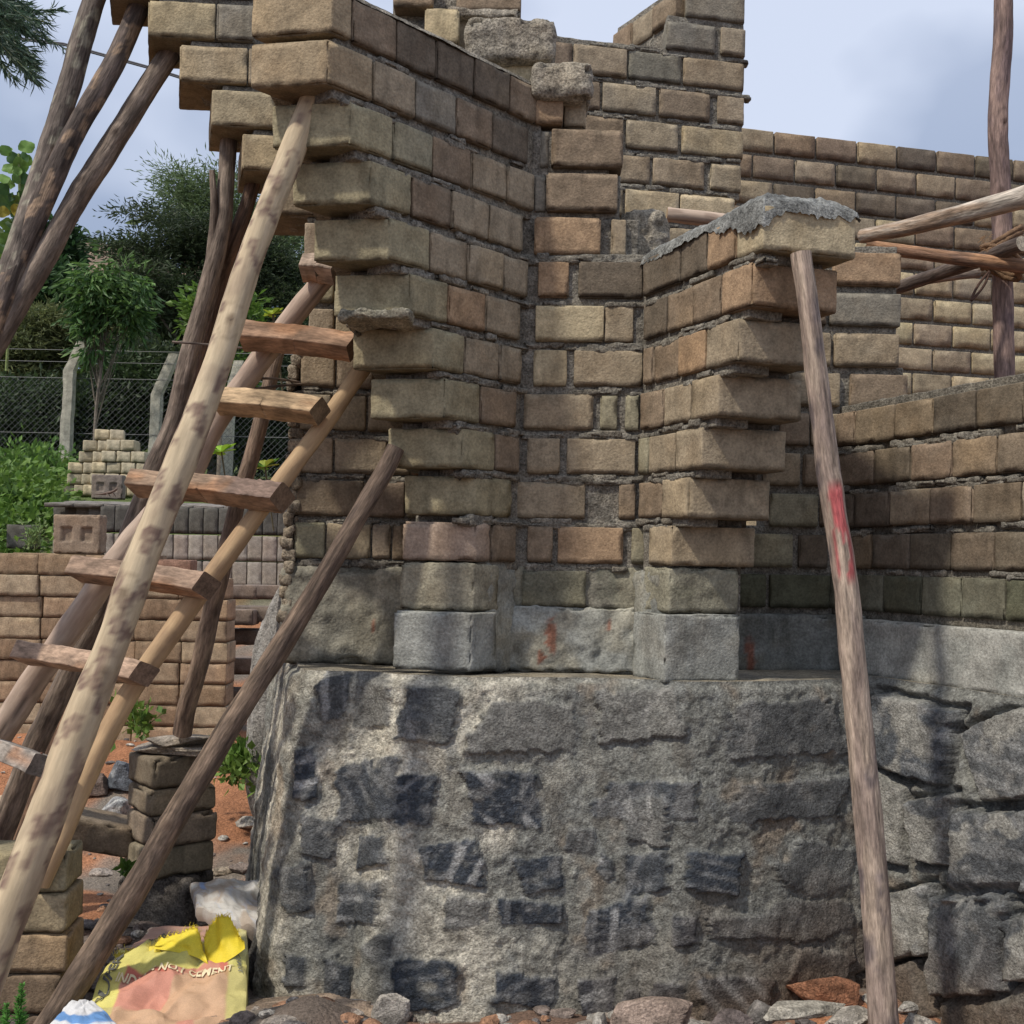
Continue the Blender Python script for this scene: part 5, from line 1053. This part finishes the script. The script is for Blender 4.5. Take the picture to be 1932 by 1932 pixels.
# ------------------------------------------------------------------ bags
def bag_surface(corners, bulge, seed, wr=.03):
    c = [P(*q) for q in corners]
    rs_ = np.random.RandomState(seed+50); Hg = rs_.rand(12, 12)
    def S(u, v):
        u = np.asarray(u, float); v = np.asarray(v, float)
        p = c[0]*((1-u)*(1-v))[:, None]+c[1]*(u*(1-v))[:, None]+c[2]*(u*v)[:, None]+c[3]*((1-u)*v)[:, None]
        q = np.c_[u*1.6, v*1.9, u*0]
        a_ = np.clip(u*6+(fbm(q, 2, 2, seed+1)-.5)*2.4+v*1.2+.8, 0, 10.99); b_ = np.clip(v*6+(fbm(q+3, 2, 2, seed+2)-.5)*2.4+1, 0, 10.99)
        i_ = a_.astype(int); j_ = b_.astype(int); fa = a_-i_; fb_ = b_-j_; up_ = fa+fb_ > 1
        fold = 1-np.where(up_, Hg[i_+1, j_+1]+(1-fa)*(Hg[i_, j_+1]-Hg[i_+1, j_+1])+(1-fb_)*(Hg[i_+1, j_]-Hg[i_+1, j_+1]), Hg[i_, j_]+fa*(Hg[i_+1, j_]-Hg[i_, j_])+fb_*(Hg[i_, j_+1]-Hg[i_, j_])); fold2 = np.abs(fbm(q+5, 4.2, 2, seed+4)-.5)*2
        h = bulge*(np.clip(np.sin(u*math.pi), 0, 1)**.6*np.clip(np.sin(v*math.pi), 0, 1)**.5)*.8+wr*(1-fold)+wr*.35*(1-fold2)
        p = p.copy(); p[:, 2] += h; p[:, 1] += (fbm(q, 3, 2, seed+7)-.5)*.015; p[:, 0] += (fbm(q+9, 3, 2, seed+7)-.5)*.015
        return p
    return S
def bag_mesh(S, colf, n=110, drop=.16):
    u, v = [q.ravel() for q in np.meshgrid(np.linspace(0, 1, n), np.linspace(0, 1, n), indexing='ij')]
    pts = S(u, v); cols = colf(u, v); g = np.arange(n*n).reshape(n, n); ac = Acc()
    ac.add(pts, np.stack([g[:-1, :-1], g[1:, :-1], g[1:, 1:], g[:-1, 1:]], -1).reshape(-1, 4), cols)
    rim = np.concatenate([g[:-1, 0], g[-1, :-1], g[::-1, -1][:-1], g[0, ::-1][:-1]]); m = len(rim); ctr = pts.mean(0)
    rp_ = pts[rim]; ring = [rp_]
    for t in (.25, .6, 1.): 
        q = rp_.copy(); q[:, 2] -= drop*t; out_v = (rp_-ctr)*np.array([1, 1, 0]); q += out_v*(.05*math.sin(t*3.1)-.06*t); ring.append(q)
    vv = np.concatenate(ring); ff = [(a*m+i, a*m+(i+1) % m, (a+1)*m+(i+1) % m, (a+1)*m+i) for a in range(3) for i in range(m)]
    ac.add(vv, ff, np.tile(cols[rim]*.9, (4, 1))); return ac
YEL = np.array((.60, .54, .16)); PNK = np.array((.52, .155, .11)); OLV = np.array((.30, .28, .12)); PAL = np.array((.58, .58, .34))
bag = empty('cement_bag', P(320, 1880, 2.85), 'torn empty yellow and red cement bag lying by the dark pole', 'bag')
Sb = bag_surface([(222, 1812, 3.0), (466, 1786, 3.0), (462, 1975, 2.62), (140, 1975, 2.6)], .035, 3, .06)
def cf(u, v):
    q = np.c_[u, v, u*0]; w_ = (fbm(q, 4, 2, 3)-.5)*.06
    c = mixc(np.tile(YEL, (len(u), 1)), PAL, sstep(.5, .2, v)*.6*sstep(.5, .9, u))
    inner = sstep(.17, .19, u+w_)*sstep(.88, .86, u+w_)*sstep(.36, .38, v+.10*np.sin(u*5+2.6)+w_)
    c = mixc(c, PNK, inner)
    c = mixc(c, (.42, .36, .17), sstep(.5, .53, fbm(q, 3.1, 1, 12))*.6)
    c = mixc(c, (.56, .38, .27), inner*sstep(.52, .55, fbm(q, 3, 2, 19)+.12*sstep(.5, 1, v))*.4)
    return c
build(bag_mesh(Sb, cf), 'bag_body', [M_cloth], bag)
def text_on(S, txt, uc, vc, size, col, ang, parent, name='lettering', asp=1.0, off=.004):
    cu = bpy.data.curves.new('t', 'FONT'); cu.body = txt; cu.align_x = 'CENTER'; cu.align_y = 'CENTER'; cu.offset = .02; cu.resolution_u = 3; cu.shear = .15
    ob = bpy.data.objects.new('t', cu); C.objects.link(ob); dg = bpy.context.evaluated_depsgraph_get(); dg.update()
    me = bpy.data.meshes.new_from_object(ob.evaluated_get(dg)); bpy.data.objects.remove(ob); bpy.data.curves.remove(cu)
    import bmesh
    bm = bmesh.new(); bm.from_mesh(me); bmesh.ops.triangulate(bm, faces=bm.faces); 
    for _ in range(2): bmesh.ops.subdivide_edges(bm, edges=[e for e in bm.edges if e.calc_length() > .3], cuts=1); bmesh.ops.triangulate(bm, faces=bm.faces)
    bm.verts.ensure_lookup_table(); v = np.array([q.co[:] for q in bm.verts]); f = np.array([[q.index for q in fc.verts] for fc in bm.faces]); bm.free()
    bpy.data.meshes.remove(me)
    ca, sa = math.cos(ang), math.sin(ang); x = (v[:, 0]*ca-v[:, 1]*sa)*size*asp; y = (v[:, 0]*sa+v[:, 1]*ca)*size
    p = S(uc+x, vc-y); p[:, 2] += off; p[:, 1] -= off
    ac = Acc(); ac.add(p, f, np.array(col)); return build(ac, name, [M_cloth], parent, smooth=False)
text_on(Sb, "INDIA'S NO.1 CEMENT", .52, .50, .10, (.72, .62, .40), 0, bag, asp=.78)
text_on(Sb, "SUPER", .075, .50, .17, (.10, .10, .09), 1.45, bag, asp=.55)
text_on(Sb, "INFRA", .36, .07, .10, (.12, .12, .10), 0.05, bag, asp=.8)
text_on(Sb, "CEMENT", .955, .45, .05, (.16, .16, .12), -1.5, bag, asp=.8)
# torn yellow flaps
def flap(pts, col, seed, name='torn_flap'):
    """pts: outline rows [(x,y,d) ...] bottom row, top row"""
    bot, top_ = pts; n = 40; m = 16; ac = Acc()
    Bc = catmull([P(*q) for q in bot], 14); Tc = catmull([P(*q) for q in top_], 14)
    fi = np.linspace(0, 1, n); Bq = np.c_[[np.interp(fi, np.linspace(0, 1, len(Bc)), Bc[:, i]) for i in range(3)]].T; Tq = np.c_[[np.interp(fi, np.linspace(0, 1, len(Tc)), Tc[:, i]) for i in range(3)]].T
    i, j = [q.ravel() for q in np.meshgrid(np.arange(n), np.arange(m), indexing='ij')]; t = j/(m-1)
    v = Bq[i]*(1-t)[:, None]+Tq[i]*t[:, None]; v[:, 1] += (fbm(np.c_[i*.1, t*2, t*0], 1, 2, seed)-.5)*.06*np.sin(t*2); v[:, 2] += (j == m-1)*RS.uniform(-.006, .008, len(j))
    g = np.arange(n*m).reshape(n, m); ac.add(v, np.stack([g[:-1, :-1], g[1:, :-1], g[1:, 1:], g[:-1, 1:]], -1).reshape(-1, 4), np.array(col))
    v2 = v+np.array([0, .0015, 0]); ac.add(v2, np.stack([g[:-1, :-1], g[1:, :-1], g[1:, 1:], g[:-1, 1:]], -1).reshape(-1, 4), np.array(col)*.9)
    for k in range(110):
        a = v[g[RS.randint(n), -1]]; dv_ = np.array([RS.uniform(-.6, .6), RS.uniform(-.5, .2), RS.uniform(.2, 1)])*RS.uniform(.006, .02); tube(ac, [a, a+dv_*.6, a+dv_+np.array([.002, 0, -.002])], .0006, np.array(col)*1.1, 3)
    return build(ac, name, [M_cloth], bag)
YL = (.72, .56, .035)
flap(([(388, 1815, 2.86), (410, 1822, 2.84), (440, 1806, 2.84), (462, 1790, 2.86)], [(384, 1770, 2.9), (405, 1735, 2.92), (432, 1727, 2.92), (458, 1770, 2.9)]), YL, 3)
flap(([(290, 1790, 2.88), (330, 1796, 2.87), (370, 1806, 2.86), (395, 1822, 2.84)], [(296, 1776, 2.9), (335, 1762, 2.9), (366, 1755, 2.9), (384, 1785, 2.88)]), (.74, .60, .05), 5)
flap(([(222, 1822, 2.92), (250, 1818, 2.9), (285, 1808, 2.89), (305, 1798, 2.88)], [(214, 1802, 2.94), (240, 1796, 2.93), (275, 1790, 2.92), (300, 1780, 2.9)]), (.66, .54, .08), 7)
# pinkish back of the bag
Sp = bag_surface([(285, 1758, 3.25), (440, 1752, 3.2), (450, 1800, 3.02), (240, 1800, 3.02)], .02, 9, .015)
build(bag_mesh(Sp, lambda u, v: mixc(np.tile((.46, .27, .20), (len(u), 1)), (.40, .25, .19), sstep(.4, .6, fbm(np.c_[u, v, u*0], 3, 2, 2))), 30), 'bag_lining', [M_cloth], bag)
# white sacks
ws = empty('white_sack', P(430, 1740, 3.25), 'crumpled dirty white woven sack with faint blue print by the plinth', 'sack')
Sw = bag_surface([(358, 1680, 3.42), (505, 1668, 3.5), (512, 1775, 3.1), (372, 1722, 3.22)], .03, 12, .03)
def wf(u, v):
    q = np.c_[u, v, u*0]; c = mixc((.50, .48, .44), (.36, .30, .24), sstep(.45, .65, fbm(q, 6, 4, 5))); c = mixc(c, (.25, .33, .50), sstep(.10, .13, u)*sstep(.2, .17, u)*sstep(.45, .35, v)); return mixc(c, (.35, .42, .55), sstep(.46, .49, np.abs(fbm(q, 5, 2, 31)))*sstep(.54, .51, np.abs(fbm(q, 5, 2, 31)))*.35)
build(bag_mesh(Sw, wf, 60, .05), 'sack_body', [M_cloth], ws)
text_on(Sw, "[T]", .42, .45, .26, (.36, .42, .55), -.1, ws, asp=.8) if False else None
wb = empty('white_sack', P(130, 1930, 2.5), 'white and blue sack corner poking up at the bottom left edge', 'sack')
Sv = bag_surface([(135, 1892, 2.62), (176, 1893, 2.62), (275, 1990, 2.35), (50, 1990, 2.35)], .02, 15, .01)
def bf(u, v):
    q = np.c_[u, v, u*0]; k = sstep(.30, .33, v-.12*np.cos((u-.45)*5))*sstep(.50, .46, v-.12*np.cos((u-.5)*4)); return mixc(np.tile((.66, .66, .66), (len(u), 1)), (.13, .27, .52), k)
build(bag_mesh(Sv, bf, 50, .12), 'sack_body', [M_cloth], wb)
for o in list(bpy.data.objects):
    if '_w' in o.keys(): del o['_w']
